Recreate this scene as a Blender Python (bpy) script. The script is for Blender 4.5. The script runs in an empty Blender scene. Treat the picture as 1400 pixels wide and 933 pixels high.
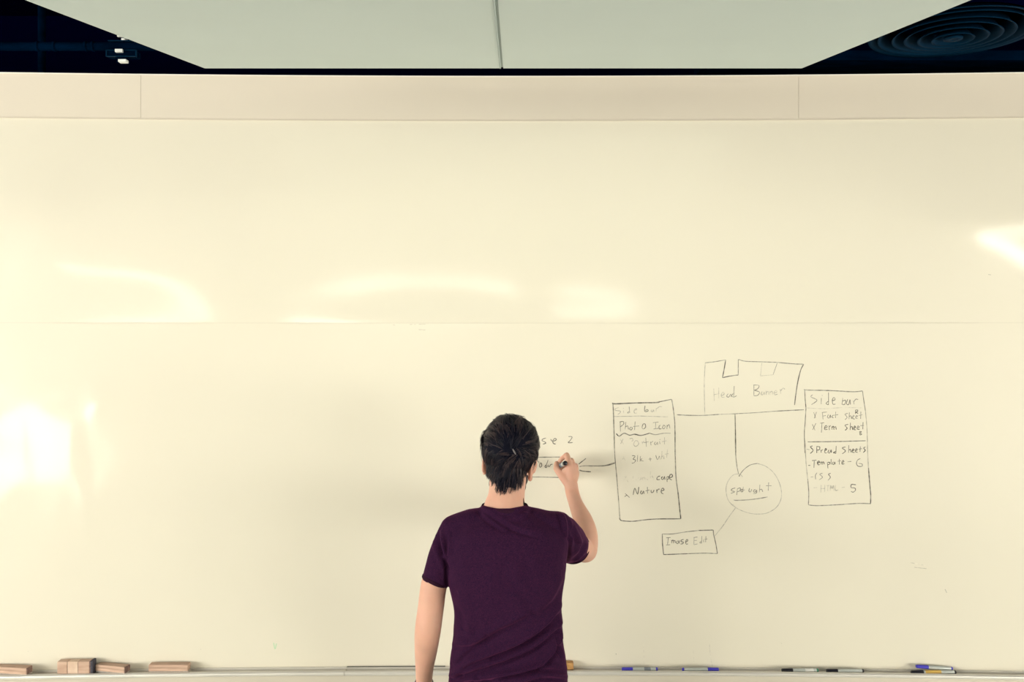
import bpy, bmesh, math, random
import numpy as np
from mathutils import Vector, Matrix, noise

random.seed(7); np.random.seed(7)
S = bpy.context.scene
C = S.collection
PI = math.pi

# ------------------------------------------------------------------ camera
F, CX, CY, CAMY, CAMZ = 1300.0, 700.0, 466.5, -3.4, 2.04
cam = bpy.data.cameras.new('camera'); co = bpy.data.objects.new('camera', cam); C.objects.link(co)
co.location = (0, CAMY, CAMZ); co.rotation_euler = (PI / 2, 0, 0)
cam.sensor_width = 36; cam.lens = F * 36 / 1400; cam.clip_start = 0.05
S.camera = co
# ------------------------------------------------------------------ world, exposure
w = bpy.data.worlds.new('world'); S.world = w; w.use_nodes = True
w.node_tree.nodes['Background'].inputs[0].default_value = (0.75, 0.85, 1.0, 1)
w.node_tree.nodes['Background'].inputs[1].default_value = 0.3
S.view_settings.view_transform = 'Standard'; S.view_settings.look = 'None'
S.view_settings.exposure = 0.0; S.view_settings.gamma = 1.0; S.view_settings.use_curve_mapping = False

# ------------------------------------------------------------------ lights (daylight in the room's windows)
ROOM_X, ROOM_Y, DECK = 6.2, -8.0, 3.75
def area(name, loc, rot, sx, sy, energy, col):
    l = bpy.data.lights.new(name, 'AREA'); l.shape = 'RECTANGLE'; l.size = sx; l.size_y = sy
    l.energy = energy; l.color = col
    o = bpy.data.objects.new(name, l); C.objects.link(o); o.location = loc; o.rotation_euler = rot
    return o
DAY = (1.0, 0.985, 0.93)
SIDE_WINDOWS = [-2.9, -5.0, -7.0]
for y in SIDE_WINDOWS:
    area('window_daylight', (-ROOM_X + 0.03, y, 1.9), (0, -PI / 2, 0), 1.7, 1.7, 134, DAY)
    area('window_daylight', (ROOM_X - 0.03, y, 0.95), (0, PI / 2, 0), 1.3, 1.7, 84, DAY)  # unseen right-hand windows, added low to brighten the lower right
REAR_WINDOWS = [(-5.22, 0.78, 1.7, 0.80, 9)]
for (x, z, sx, sz, e) in REAR_WINDOWS:
    area('window_daylight', (x, ROOM_Y + 0.03, z), (PI / 2, 0, 0), sx, sz, e, (1.0, 0.98, 0.78))
# hanging lamps at the far end of the room: (x, z, half width, half height)
LAMPS = [(-3.4346, 2.5343, 0.3241, 0.0625), (-1.0126, 2.4505, 0.748, 0.0966), (0.9342, 2.459, 0.3788, 0.0468), (5.2448, 2.9032, 0.8058, 0.1127)]
LAMP_Y = -7.2


# ------------------------------------------------------------------ node materials
def mat(name, col, rough=0.6, spec=0.5, metal=0.0, noise_amt=0.0, nscale=20.0, nstretch=(1, 1, 1), bump=0.0,
        col2=None, coat=0.0, sss=0.0, emit=None, detail=4, sheen=0.0):
    m = bpy.data.materials.new(name); m.use_nodes = True
    nt = m.node_tree; b = nt.nodes['Principled BSDF']
    b.inputs['Base Color'].default_value = (*col, 1); b.inputs['Roughness'].default_value = rough
    b.inputs['Specular IOR Level'].default_value = spec; b.inputs['Metallic'].default_value = metal
    b.inputs['Coat Weight'].default_value = coat
    if sheen: b.inputs['Sheen Weight'].default_value = sheen; b.inputs['Sheen Roughness'].default_value = 0.4
    if sss:
        b.inputs['Subsurface Weight'].default_value = sss
        b.inputs['Subsurface Radius'].default_value = (1, .35, .2); b.inputs['Subsurface Scale'].default_value = 0.008
    if emit: b.inputs['Emission Color'].default_value = (*emit[0], 1); b.inputs['Emission Strength'].default_value = emit[1]
    if col2 is None and noise_amt: col2 = tuple(c * (1 - noise_amt) for c in col)
    if col2 is not None or bump:
        tc = nt.nodes.new('ShaderNodeTexCoord'); mp = nt.nodes.new('ShaderNodeMapping'); nz = nt.nodes.new('ShaderNodeTexNoise')
        mp.inputs['Scale'].default_value = nstretch; nz.inputs['Scale'].default_value = nscale; nz.inputs['Detail'].default_value = detail
        nt.links.new(tc.outputs['Object'], mp.inputs[0]); nt.links.new(mp.outputs[0], nz.inputs['Vector'])
        if col2 is not None:
            r = nt.nodes.new('ShaderNodeValToRGB')
            r.color_ramp.elements[0].position = 0.35; r.color_ramp.elements[1].position = 0.65
            r.color_ramp.elements[0].color = (*col2, 1); r.color_ramp.elements[1].color = (*col, 1)
            nt.links.new(nz.outputs['Fac'], r.inputs[0]); nt.links.new(r.outputs[0], b.inputs['Base Color'])
        if bump:
            bp = nt.nodes.new('ShaderNodeBump'); bp.inputs['Strength'].default_value = bump; bp.inputs['Distance'].default_value = 0.002
            nt.links.new(nz.outputs['Fac'], bp.inputs['Height']); nt.links.new(bp.outputs[0], b.inputs['Normal'])
    return m

BOARD_COL = (0.83, 0.778, 0.66)
M = {}
M['board'] = mat('board_enamel', BOARD_COL, 0.09, 0.5, noise_amt=0.018, nscale=1.1)
M['header'] = mat('header_laminate', (0.76, 0.685, 0.585), 0.5, 0.3, noise_amt=0.02, nscale=1.2)
M['edge'] = mat('edge_trim', (0.86, 0.82, 0.76), 0.4)
M['lower_wall'] = mat('lower_wall_shaded', (0.66, 0.61, 0.52), 0.7, 0.2, noise_amt=0.03, nscale=3)  # greyer than the board: shade below the tray put into the colour
M['room_wall'] = mat('room_wall_paint', (0.52, 0.50, 0.46), 0.8, 0.2)
M['floor'] = mat('floor_carpet', (0.42, 0.42, 0.36), 0.9, 0.1, noise_amt=0.2, nscale=60)
M['deck'] = mat('dark_deck', (0.0004, 0.0006, 0.011), 0.95, 0.0)  # dark deck, with the navy of the shadows put into its colour
M['pipe'] = mat('dark_pipe_paint', (0.0003, 0.0065, 0.022), 0.8, 0.0, noise_amt=0.5, nscale=25, nstretch=(.3, 1, 1))
M['diffuser'] = mat('diffuser_in_shade', (0.001, 0.019, 0.048), 0.6, 0.03)  # darkened to navy so that its shade sits in the colour
M['bracket'] = mat('bracket_zinc', (0.86, 0.88, 0.86), 0.35, 0.5, emit=None)
M['cloud'] = mat('acoustic_panel_paint', (0.73, 0.82, 0.82), 0.7, 0.2, noise_amt=0.03, nscale=1.5)
M['gap'] = mat('seam_strip', (0.42, 0.50, 0.50), 0.6)
M['alu'] = mat('brushed_aluminium', (0.84, 0.81, 0.76), 0.35, 0.5, 0.45, noise_amt=0.15, nscale=8, nstretch=(.4, 30, 30))
M['alu_flat'] = mat('aluminium_channel', (0.80, 0.76, 0.69), 0.55, 0.5, 0.05, noise_amt=0.12, nscale=8, nstretch=(.4, 30, 30))
M['tray_dark'] = mat('tray_shade_and_joint', (0.16, 0.15, 0.13), 0.6)
M['white_metal'] = mat('white_painted_metal', (0.8, 0.8, 0.76), 0.4)
M['glass_lit'] = mat('lamp_diffuser', (0.9, 0.9, 0.8), 0.4, emit=((1, 0.97, 0.78), 6))
M['lamp'] = mat('lamp_glow', (0.9, 0.9, 0.85), 0.4, emit=((1, 0.97, 0.84), 8))
M['lamp_bright'] = mat('lamp_glow_bright', (0.9, 0.9, 0.85), 0.4, emit=((1, 0.97, 0.84), 15))
M['skin'] = mat('skin', (0.72, 0.405, 0.305), 0.55, 0.3, noise_amt=0.10, nscale=14, sss=0.25, bump=0.05)
M['lips'] = mat('lips', (0.5, 0.2, 0.16), 0.5)
M['shirt'] = mat('maroon_jersey', (0.050, 0.0115, 0.037), 0.9, 0.05, col2=(0.011, 0.005, 0.025), nscale=420, nstretch=(1, 1, 2.2), bump=0.15, sheen=0.25, detail=2)
M['shirt'].node_tree.nodes['Principled BSDF'].inputs['Sheen Tint'].default_value = (.55, .12, .34, 1)
M['rib'] = mat('maroon_rib', (0.034, 0.009, 0.026), 0.9, 0.1, noise_amt=0.4, nscale=500, nstretch=(3, 3, .4))
M['trousers'] = mat('dark_denim', (0.02, 0.024, 0.05), 0.85, 0.15, noise_amt=0.4, nscale=300)
M['shoe'] = mat('shoe_leather', (0.03, 0.02, 0.018), 0.4)
M['sole'] = mat('shoe_sole', (0.5, 0.48, 0.42), 0.7)
M['hair'] = mat('hair_base', (0.0020, 0.0025, 0.011), 0.7, 0.1, noise_amt=0.3, nscale=40)
M['hair_dark'] = mat('hair_dark', (0.0045, 0.0045, 0.014), 0.4, 0.25)
M['scalp'] = mat('scalp', (0.12, 0.105, 0.11), 0.6)
M['hair_highlight'] = mat('hair_highlight', (0.066, 0.043, 0.046), 0.4, 0.3)  # brown strands carry the hair's highlights as colour
M['eye'] = mat('eye_white', (0.8, 0.78, 0.74), 0.2); M['iris'] = mat('iris', (0.05, 0.03, 0.015), 0.2)
M['strap'] = mat('watch_strap', (0.018, 0.010, 0.04), 0.5)
M['black'] = mat('black_plastic', (0.0022, 0.003, 0.010), 0.35)
M['blue'] = mat('blue_plastic', (0.055, 0.045, 0.52), 0.4)
M['green'] = mat('green_plastic', (0.03, 0.22, 0.13), 0.4)
M['barrel'] = mat('marker_barrel', (0.52, 0.55, 0.53), 0.3, 0.6, 0.15)
M['print'] = mat('marker_print', (0.20, 0.22, 0.26), 0.5)
M['yellow'] = mat('yellow_print', (0.72, 0.46, 0.10), 0.5)
M['felt'] = mat('grey_felt', (0.11, 0.105, 0.13), 0.95, 0.05, noise_amt=0.4, nscale=300)
M['pale_felt'] = mat('pale_felt', (0.62, 0.57, 0.52), 0.95, 0.05, noise_amt=0.3, nscale=250)
def wood(name, c1, c2, stretch, scale=30):
    return mat(name, c1, 0.65, 0.3, col2=c2, nscale=scale, nstretch=stretch, bump=0.25, detail=6)
M['wood'] = wood('eraser_wood', (0.70, 0.49, 0.37), (0.40, 0.25, 0.19), (0.25, 3, 4))
M['wood_up'] = wood('eraser_wood_upright', (0.70, 0.50, 0.39), (0.54, 0.35, 0.26), (0.6, 2, 2.4), 18)
M['wood_pale'] = wood('eraser_wood_pale', (0.80, 0.62, 0.49), (0.68, 0.48, 0.36), (1.2, 2, 1), 20)
M['wood_end'] = wood('eraser_end_shade_and_joints', (0.30, 0.19, 0.15), (0.17, 0.10, 0.09), (1, 1, 1), 90)  # dark wood for joints, and for ends coloured as shaded
M['cork'] = wood('orange_wood', (0.62, 0.36, 0.13), (0.42, 0.21, 0.08), (2, 1, 4), 40)

def ink(name, k, nsc=90):
    """dry marker ink, strength k over the board colour, patchy along the stroke"""
    dark = (0.028, 0.024, 0.020)
    a = tuple(b * (1 - k) + d * k for b, d in zip(BOARD_COL, dark))
    k2 = max(0.0, k - 0.30)
    c = tuple(b * (1 - k2) + d * k2 for b, d in zip(BOARD_COL, dark))
    return mat(name, a, 0.4, 0.3, col2=c, nscale=nsc, detail=2)
INK = {'D': ink('ink_dark', 0.93), 'M': ink('ink_medium', 0.78), 'F': ink('ink_faint', 0.52), 'V': ink('ink_very_faint', 0.28),
       'G': mat('ink_green', (0.50, 0.70, 0.46), 0.5)}

# ------------------------------------------------------------------ object helpers
def link(name, me, m=None, parent=None, loc=None):
    o = bpy.data.objects.new(name, me); C.objects.link(o)
    if m is not None and me is not None and not me.materials: me.materials.append(m)
    if loc is not None: o.location = loc
    if parent is not None: o.parent = parent
    return o
def tag(o, label=None, cat=None, group=None, kind=None):
    if label: o['label'] = label
    if cat: o['category'] = cat
    if group: o['group'] = group
    if kind: o['kind'] = kind
    return o
def thing(name, label, cat, loc=(0, 0, 0), rot=(0, 0, 0), group=None):
    o = bpy.data.objects.new(name, None); C.objects.link(o); o.location = loc; o.rotation_euler = rot
    o.empty_display_size = 0.05
    return tag(o, label, cat, group)
def mesh(name, v, f, smooth=False):
    me = bpy.data.meshes.new(name); me.from_pydata([tuple(p) for p in v], [], f); me.validate(); me.update()
    if smooth: me.polygons.foreach_set('use_smooth', [True] * len(me.polygons))
    return me
def box_mesh(name, x0, x1, y0, y1, z0, z1, bev=0.0, seg=2):
    bm = bmesh.new(); bmesh.ops.create_cube(bm, size=1)
    for v in bm.verts:
        v.co = Vector(((x0 + x1) / 2 + v.co.x * (x1 - x0), (y0 + y1) / 2 + v.co.y * (y1 - y0), (z0 + z1) / 2 + v.co.z * (z1 - z0)))
    if bev: bmesh.ops.bevel(bm, geom=bm.edges[:], offset=bev, segments=seg, affect='EDGES', profile=0.6)
    me = bpy.data.meshes.new(name); bm.to_mesh(me); bm.free(); return me
def bx(name, m, x0, x1, y0, y1, z0, z1, parent=None, bev=0.0, loc=None):
    return link(name, box_mesh(name, x0, x1, y0, y1, z0, z1, bev), m, parent, loc)
def cyl_x(name, m, prof, parent=None, n=20):
    """lathe about the X axis: prof = [(x, r)...]"""
    v, f = [], []
    for x, r in prof:
        for k in range(n):
            a = 2 * PI * k / n; v.append((x, r * math.cos(a), r * math.sin(a)))
    for i in range(len(prof) - 1):
        for k in range(n):
            a, b = i * n + k, i * n + (k + 1) % n
            f.append((a, b, b + n, a + n))
    f.append(tuple(range(n))[::-1]); f.append(tuple(range((len(prof) - 1) * n, len(prof) * n)))
    return link(name, mesh(name, v, f, True), m, parent)
def P(px, py, Y):
    d = Y - CAMY
    return Vector(((px - CX) * d / F, Y, CAMZ - (py - CY) * d / F))

# ------------------------------------------------------------------ wall and board surfaces
CURV = 0.0148
Z_TOP, Z_LIP, Z_JOINT, Z_TRAY = 2.988, 2.829, 2.104, 0.876
def wall_y(x): return -CURV * x * x
UPPER_LUMPS = []      # (x, z, sx, sz, amp) gentle bowing of the upper sheet
LOWER_LUMPS = []
UPPER_LUMPS = [(-1.0910, 2.5514, 0.1059, 0.1710, -0.00036),
    (-0.9646, 2.0701, 0.2764, 0.1856, 0.00397),
    (-1.6686, 2.3755, 0.1300, 0.1894, 0.00375),
    (-1.6761, 2.5120, 0.1623, 0.1399, 0.00364),
    (-1.0313, 2.4811, 0.1769, 0.1580, 0.00224),
    (-1.4056, 2.1406, 0.2562, 0.1059, -0.00399),
    (-1.9124, 2.4000, 0.1240, 0.1811, -0.00394),
    (-0.2770, 2.0740, 0.3526, 0.0842, 0.00400),
    (-0.3006, 2.1086, 0.3677, 0.0660, 0.00400),
    (-0.6233, 2.0738, 0.1946, 0.1907, -0.00366),
    (-0.1504, 2.5259, 0.2556, 0.1886, -0.00233),
    (-0.7321, 2.4548, 0.3318, 0.1751, -0.00396),
    (-0.7044, 2.5489, 0.2014, 0.0760, 0.00179),
    (-0.3619, 2.1472, 0.3526, 0.1942, -0.00373),
    (0.0701, 2.1496, 0.1200, 0.1983, 0.00179),
    (0.0762, 2.0610, 0.2653, 0.1906, -0.00376),
    (0.2586, 2.2377, 0.3215, 0.1864, 0.00302),
    (0.0919, 2.5314, 0.0703, 0.1742, -0.00014),
    (0.6563, 2.2355, 0.3819, 0.1932, -0.00398),
    (0.1956, 2.0340, 0.3774, 0.0658, 0.00398),
    (0.5603, 2.5283, 0.3553, 0.1968, -0.00198),
    (1.7736, 2.4822, 0.2689, 0.0527, 0.00202),
    (1.9691, 2.4715, 0.1152, 0.0770, -0.00021),
    (1.9604, 2.2417, 0.0790, 0.1842, 0.00315),
    (1.5890, 2.4274, 0.1985, 0.1033, 0.00317),
    (1.6153, 2.4420, 0.2460, 0.1870, 0.00376),
    (1.9565, 2.3546, 0.1213, 0.1584, -0.00390),
    (1.8181, 2.2753, 0.3072, 0.1777, 0.00386)]
LOWER_LUMPS = [(-1.678, 1.579, 0.034, 0.092, -0.00087), (-1.677, 1.69, 0.04, 0.096, -0.00118), (-1.819, 1.854, 0.059, 0.065, -0.00079), (-1.847, 1.643, 0.058, 0.075, 0.00123), (-1.474, 1.841, 0.036, 0.053, 0.00131), (-1.529, 1.837, 0.042, 0.06, -0.00076), (-1.475, 1.822, 0.032, 0.063, 0.00071), (-1.786, 1.753, 0.056, 0.098, -0.0007), (-1.622, 1.83, 0.036, 0.04, -0.00071), (-1.46, 1.64, 0.047, 0.072, -0.00094), (-1.709, 1.707, 0.033, 0.075, -0.00135), (-1.555, 1.42, 0.038, 0.081, -0.0012), (-1.546, 1.676, 0.031, 0.092, 0.00136), (-1.786, 1.693, 0.031, 0.062, -0.00129), (-1.847, 1.823, 0.041, 0.053, -0.00139), (-1.624, 1.409, 0.054, 0.06, 0.00069), (-1.794, 1.529, 0.054, 0.058, 0.00068), (-1.524, 1.412, 0.053, 0.088, 0.00088), (-1.527, 1.672, 0.032, 0.079, -0.00137), (-1.708, 1.579, 0.056, 0.062, 0.00074), (-1.495, 1.524, 0.032, 0.099, -0.00081), (-1.821, 1.458, 0.034, 0.043, 0.00077), (-1.8, 1.44, 0.03, 0.08, 0.001), (-1.52, 1.44, 0.028, 0.09, 0.0012), (-1.66, 1.45, 0.03, 0.07, -0.0009)]

def board_y(x, z):
    y = wall_y(x)
    if z > Z_JOINT:
        for (a, b, sx, sz, h) in UPPER_LUMPS: y -= h * math.exp(-((x - a) / sx) ** 2 - ((z - b) / sz) ** 2)
    else:
        for (a, b, sx, sz, h) in LOWER_LUMPS: y -= h * math.exp(-((x - a) / sx) ** 2 - ((z - b) / sz) ** 2)
    return y
def sheet(name, x0, x1, z0, z1, fn, thick, nx, nz, m, parent):
    """curved sheet with real thickness; front face follows fn(x, z)"""
    v, f = [], []
    xs = np.linspace(x0, x1, nx + 1); zs = np.linspace(z0, z1, nz + 1)
    for z in zs:
        for x in xs: v.append((x, fn(x, z), z))
    nb = len(v)
    for z in zs:
        for x in xs: v.append((x, wall_y(x) + thick, z))
    W = nx + 1
    for j in range(nz):
        for i in range(nx):
            a = j * W + i; f.append((a, a + 1, a + W + 1, a + W)); b = a + nb; f.append((b, b + W, b + W + 1, b + 1))
    for i in range(nx):
        f.append((i, nb + i, nb + i + 1, i + 1)); a = nz * W + i; f.append((a, a + 1, nb + a + 1, nb + a))
    for j in range(nz):
        a = j * W; f.append((a, a + W, nb + a + W, nb + a)); a = j * W + nx; f.append((a, nb + a, nb + a + W, a + W))
    me = mesh(name, v, f)
    sm = [True] * (2 * nx * nz) + [False] * (len(me.polygons) - 2 * nx * nz)
    for k, p in enumerate(me.polygons): p.use_smooth = sm[k]
    me.set_sharp_from_angle(angle=0.5)
    return link(name, me, m, parent)

BW = 2.9   # half width of the writing wall
bw = bpy.data.objects.new('wall_back', None); C.objects.link(bw); tag(bw, kind='structure')
sheet('lower_panel', -BW, BW, 0.0, Z_TRAY - 0.03, lambda x, z: wall_y(x) - 0.002, 0.12, 60, 1, M['lower_wall'], bw)
sheet('core_panel', -BW, BW, Z_TRAY - 0.03, Z_TOP - 0.004, lambda x, z: wall_y(x) + 0.012, 0.12, 60, 1, M['lower_wall'], bw)
xj = [-BW, (196.3 - 700) / 382.35, (1090 - 700) / 382.35, BW]
for i in range(3):
    sheet('header_panel', xj[i] + 0.0006, xj[i + 1] - 0.0006, Z_LIP + 0.002, Z_TOP - 0.004, lambda x, z: wall_y(x) - 0.001, 0.012, 24, 2, M['header'], bw)
sheet('top_cap', -BW, BW, Z_TOP - 0.004, Z_TOP, lambda x, z: wall_y(x) - 0.003, 0.122, 60, 1, M['edge'], bw)
# side pieces carrying the wall out to the room's corners
for s in (-1, 1):
    o = bx('side_return', M['room_wall'], min(s * BW, s * ROOM_X), max(s * BW, s * ROOM_X), wall_y(BW), 0.12, 0, Z_TOP, bw)

wb = thing('whiteboard', 'huge cream-white glossy wall-wide writing board covered in handwritten diagrams', 'whiteboard', (0, 0, 0))
sheet('upper_sheet', -BW, BW, Z_JOINT + 0.0003, Z_LIP, board_y, 0.012, 300, 90, M['board'], wb)
sheet('lower_sheet', -BW, BW, Z_TRAY, Z_JOINT - 0.0003, board_y, 0.012, 240, 60, M['board'], wb)
sheet('top_bead', -BW, BW, Z_LIP - 0.003, Z_LIP + 0.003, lambda x, z: wall_y(x) - 0.0025 - 0.0015 * (z < Z_LIP), 0.005, 60, 1, M['header'], wb)

# ------------------------------------------------------------------ room shell
tag(bx('floor', M['floor'], -ROOM_X, ROOM_X, ROOM_Y, 1.6, -0.1, 0), kind='structure')
ce = tag(bx('ceiling', M['deck'], -ROOM_X, ROOM_X, ROOM_Y, 1.6, DECK, DECK + 0.1), kind='structure')
def wall_with_windows(name, axis, pos, lo, hi, wins, m):
    """axis 'x': wall plane at x=pos running along y; 'y': plane at y=pos running along x. wins = [(c, z, w, h)]"""
    r = bpy.data.objects.new(name, None); C.objects.link(r); tag(r, kind='structure')
    out = 0.15 if pos > 0 else -0.15
    def bb(nm, mt, a0, a1, z0, z1, d0=0.0, d1=out, par=None):
        lo_, hi_ = min(pos + d0, pos + d1), max(pos + d0, pos + d1)
        if axis == 'x': return bx(nm, mt, lo_, hi_, a0, a1, z0, z1, par or r)
        return bx(nm, mt, a0, a1, lo_, hi_, z0, z1, par or r)
    a = lo
    for (c, z, ww, h) in sorted(wins):
        if c - ww / 2 > a: bb('wall_section', m, a, c - ww / 2, 0, DECK)
        bb('wall_section', m, c - ww / 2, c + ww / 2, 0, z - h / 2); bb('wall_section', m, c - ww / 2, c + ww / 2, z + h / 2, DECK)
        a = c + ww / 2
        wn[0] += 1
        wf = bpy.data.objects.new('window_%d' % wn[0], None); C.objects.link(wf); tag(wf, kind='structure')
        for (p, q, u, v) in ((c - ww / 2, c - ww / 2 + .05, z - h / 2, z + h / 2), (c + ww / 2 - .05, c + ww / 2, z - h / 2, z + h / 2),
                             (c - ww / 2 + .05, c + ww / 2 - .05, z - h / 2, z - h / 2 + .05), (c - ww / 2 + .05, c + ww / 2 - .05, z + h / 2 - .05, z + h / 2)):
            bb('window_frame', M['white_metal'], p, q, u, v, 0, out, wf)
        bb('pane', M['glass_lit'], c - ww / 2 + .05, c + ww / 2 - .05, z - h / 2 + .05, z + h / 2 - .05, out * .5, out * .6, wf)
    bb('wall_section', m, a, hi, 0, DECK)
wn = [0]
wall_with_windows('wall_left', 'x', -ROOM_X, ROOM_Y, 1.6, [(y, 1.9, 1.75, 1.8) for y in SIDE_WINDOWS], M['room_wall'])
wall_with_windows('wall_right', 'x', ROOM_X, ROOM_Y, 1.6, [(y, 0.95, 1.75, 1.4) for y in SIDE_WINDOWS], M['room_wall'])  # right-hand windows are unseen, height chosen for their light
wall_with_windows('wall_front', 'y', ROOM_Y, -ROOM_X, ROOM_X, [(x, z, sx + .1, sz + .1) for (x, z, sx, sz, e) in REAR_WINDOWS], M['room_wall'])
tag(bx('wall_plenum', M['deck'], -ROOM_X, ROOM_X, 1.6, 1.7, 0, DECK), kind='structure')

# ------------------------------------------------------------------ overhead acoustic panels (tilted, two boards with a seam)
zf, yf = 2.872, -0.50                                  # far edge
tilt = 0.164                                           # rises towards the wall
def cloud_pt(px, t):                                   # far-edge pixel column, distance t back towards the room
    x = (px - CX) * (yf - CAMY) / F
    return Vector((x, yf - t, zf - tilt * t))
cl = thing('ceiling_panel', 'pale grey-green acoustic panel hung tilted above the board, seam down its middle', 'ceiling panel', (0, yf, zf))
def slab(name, xa, xb, parent, m, t0=0.0, t1=2.1, up=0.035, dz=0.0):
    k = 0.5 * (xa + xb)
    v = []
    for t in (t0, t1):
        for x in (xa, xb):
            for h in (0, up): v.append((x, -t, -tilt * t + h + dz))
    f = [(0, 2, 6, 4), (1, 5, 7, 3), (0, 4, 5, 1), (2, 3, 7, 6), (0, 1, 3, 2), (4, 6, 7, 5)]
    return link(name, mesh(name, v, f), m, parent)
XL, XS, XR = (280 - CX) * 2.9 / F, (686.5 - CX) * 2.9 / F, (1096 - CX) * 2.9 / F
slab('panel', XL, XS - 0.003, cl, M['cloud']); slab('panel', XS + 0.003, XR, cl, M['cloud'])
slab('seam_strip', XS - 0.003, XS + 0.003, cl, M['gap'], dz=0.004, up=.02)
slab('seam_strip', XS - 0.0075, XS - 0.0045, cl, M['gap'], dz=-0.0012, up=.001)
for x in (XL + .25, XR - .25):
    for t in (0.3, 1.7):
        bxo = link('hanger_rod', mesh('hanger_rod', *(lambda n=8: ([(x + .004 * math.cos(2 * PI * k / n), -t + .004 * math.sin(2 * PI * k / n), z)
              for z in (-tilt * t + .035, DECK - zf) for k in range(n)], [(k, (k + 1) % n, n + (k + 1) % n, n + k) for k in range(n)]))()), M['pipe'], cl)

# ------------------------------------------------------------------ services under the dark deck, left
def tube_mesh(name, pts, radii, n=16, cap=True):
    v, f = [], []
    pts = [Vector(p) for p in pts]
    for i, p in enumerate(pts):
        t = (pts[min(i + 1, len(pts) - 1)] - pts[max(i - 1, 0)]).normalized()
        ref = Vector((0, 0, 1)) if abs(t.z) < 0.9 else Vector((0, 1, 0))
        a = t.cross(ref).normalized(); b = t.cross(a).normalized()
        for k in range(n):
            an = 2 * PI * k / n; v.append(p + (a * math.cos(an) + b * math.sin(an)) * radii[i])
    for i in range(len(pts) - 1):
        for k in range(n):
            q, r = i * n + k, i * n + (k + 1) % n; f.append((q, r, r + n, q + n))
    if cap: f.append(tuple(range(n))[::-1]); f.append(tuple(range((len(pts) - 1) * n, len(pts) * n)))
    return mesh(name, v, f, True)
py_ = -0.25
z_p = P(0, 63.5, py_).z
pipe = thing('ceiling_pipe', 'dark blue pipe running level above the wall, top left corner', 'pipe', (0, py_, z_p))
link('pipe_run', tube_mesh('pipe_run', [(-3.2, 0, 0), (0.4, 0, 0)], [0.0145, 0.0145]), M['pipe'], pipe)
for px in (52, 75, 118, 128): 
    X = P(px, 63, py_).x; link('pipe_clip', tube_mesh('pipe_clip', [(X - .004, 0, 0), (X + .004, 0, 0)], [.0165, .0165]), M['pipe'], pipe)
dr = thing('conduit_drop', 'faint vertical dark conduit crossing the pipe at the far left', 'conduit', (P(57, 60, 0.28).x, 0.28, 2.2))
link('conduit', tube_mesh('conduit', [(0, 0, 0), (0, 0, DECK - 2.2)], [0.014, 0.014]), M['pipe'], dr)
hx = P(168, 60, py_)
hg = thing('pipe_hanger', 'small shiny metal clamp and dark channel bracket hanging under the pipe, top left', 'bracket', (hx.x, py_, z_p))
k_ = (py_ - CAMY) / F
def hb(nm, m, x0, x1, y0, y1, d0=-.012, d1=.012, bev=.0008):
    bx(nm, m, (x0 - 168) * k_, (x1 - 168) * k_, d0, d1, (63.5 - y1) * k_, (63.5 - y0) * k_, hg, bev)
hb('channel', M['pipe'], 148.5, 189, 71.0, 79.0, -.016, .02)
for (a, b, c, d) in ((148.5, 189, 70.3, 71.1), (148.5, 189, 78.6, 79.6), (147.8, 149.2, 70.5, 79.5), (188, 189.4, 70.5, 80)):
    hb('channel_lip', M['diffuser'], a, b, c, d, -.019, -.012, 0)
hb('top_flange', M['diffuser'], 149, 189, 56.3, 57.4)
hb('clamp', M['bracket'], 161.5, 171.5, 70, 74.3, -.026, -.014); hb('clamp', M['bracket'], 165, 176, 83.4, 87, -.022, .0)
hb('clamp_body', M['pipe'], 161, 174, 73, 86, -.012, .008)
hb('clamp', M['bracket'], 165.0, 168.2, 47.4, 53.8, -.03, -.02); hb('clamp', M['bracket'], 168.2, 174.5, 50.8, 53.8, -.03, -.02)
link('hanger_rod', tube_mesh('hanger_rod', [(0.005, .0, -.045), (0.005, .0, DECK - z_p)], [.004, .004], 8), M['pipe'], hg)
link('nut', tube_mesh('nut', [(.005, 0, .018), (.005, 0, .026)], [.011, .011], 6), M['bracket'], hg)

# ------------------------------------------------------------------ round air diffuser, top right
zc = 3.05
dc = Vector((P(1303, 44, -0.28).x, -0.28, zc))
df = thing('air_diffuser', 'round ceiling air diffuser of concentric rings, coloured dark blue for shade, top right corner', 'air diffuser', dc)
def ring_mesh(name, prof, n=72):
    v, f = [], []
    for r, z in prof:
        for k in range(n): v.append((r * math.cos(2 * PI * k / n), r * math.sin(2 * PI * k / n), z))
    m_ = len(prof)
    for i in range(m_):
        for k in range(n):
            a, b = i * n + k, i * n + (k + 1) % n; c, d = ((i + 1) % m_) * n + (k + 1) % n, ((i + 1) % m_) * n + k
            f.append((a, b, c, d))
    return mesh(name, v, f, True)
for i, (r, w_, z, h) in enumerate(((0.262, 0.020, 0.0, 0.016), (0.232, 0.010, -0.003, 0.03), (0.188, 0.010, -0.008, 0.035), (0.150, 0.011, -0.012, 0.035), (0.109, 0.010, -0.016, 0.03), (0.066, 0.008, -0.020, 0.025))):
    link('cone_ring', ring_mesh('cone_ring', [(r, z), (r - w_, z + .006), (r - w_ - .02, z + h + .008), (r - w_ - .022, z + h + .006), (r - w_ * .8, z + .002), (r - .001, z - .002)]), M['diffuser'], df)
link('centre_disc', ring_mesh('centre_disc', [(0.03, -.02), (0.0001, -.022), (0.0001, -.015), (.03, -.014)], 40), M['diffuser'], df)
link('duct_neck', ring_mesh('duct_neck', [(0.235, 0.02), (0.235, DECK - zc), (0.232, DECK - zc), (0.232, 0.02)]), M['deck'], df)
bx('duct_box', M['pipe'], -0.75, 0.55, 0.28, 0.52, -0.005, 0.030, df)

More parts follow.
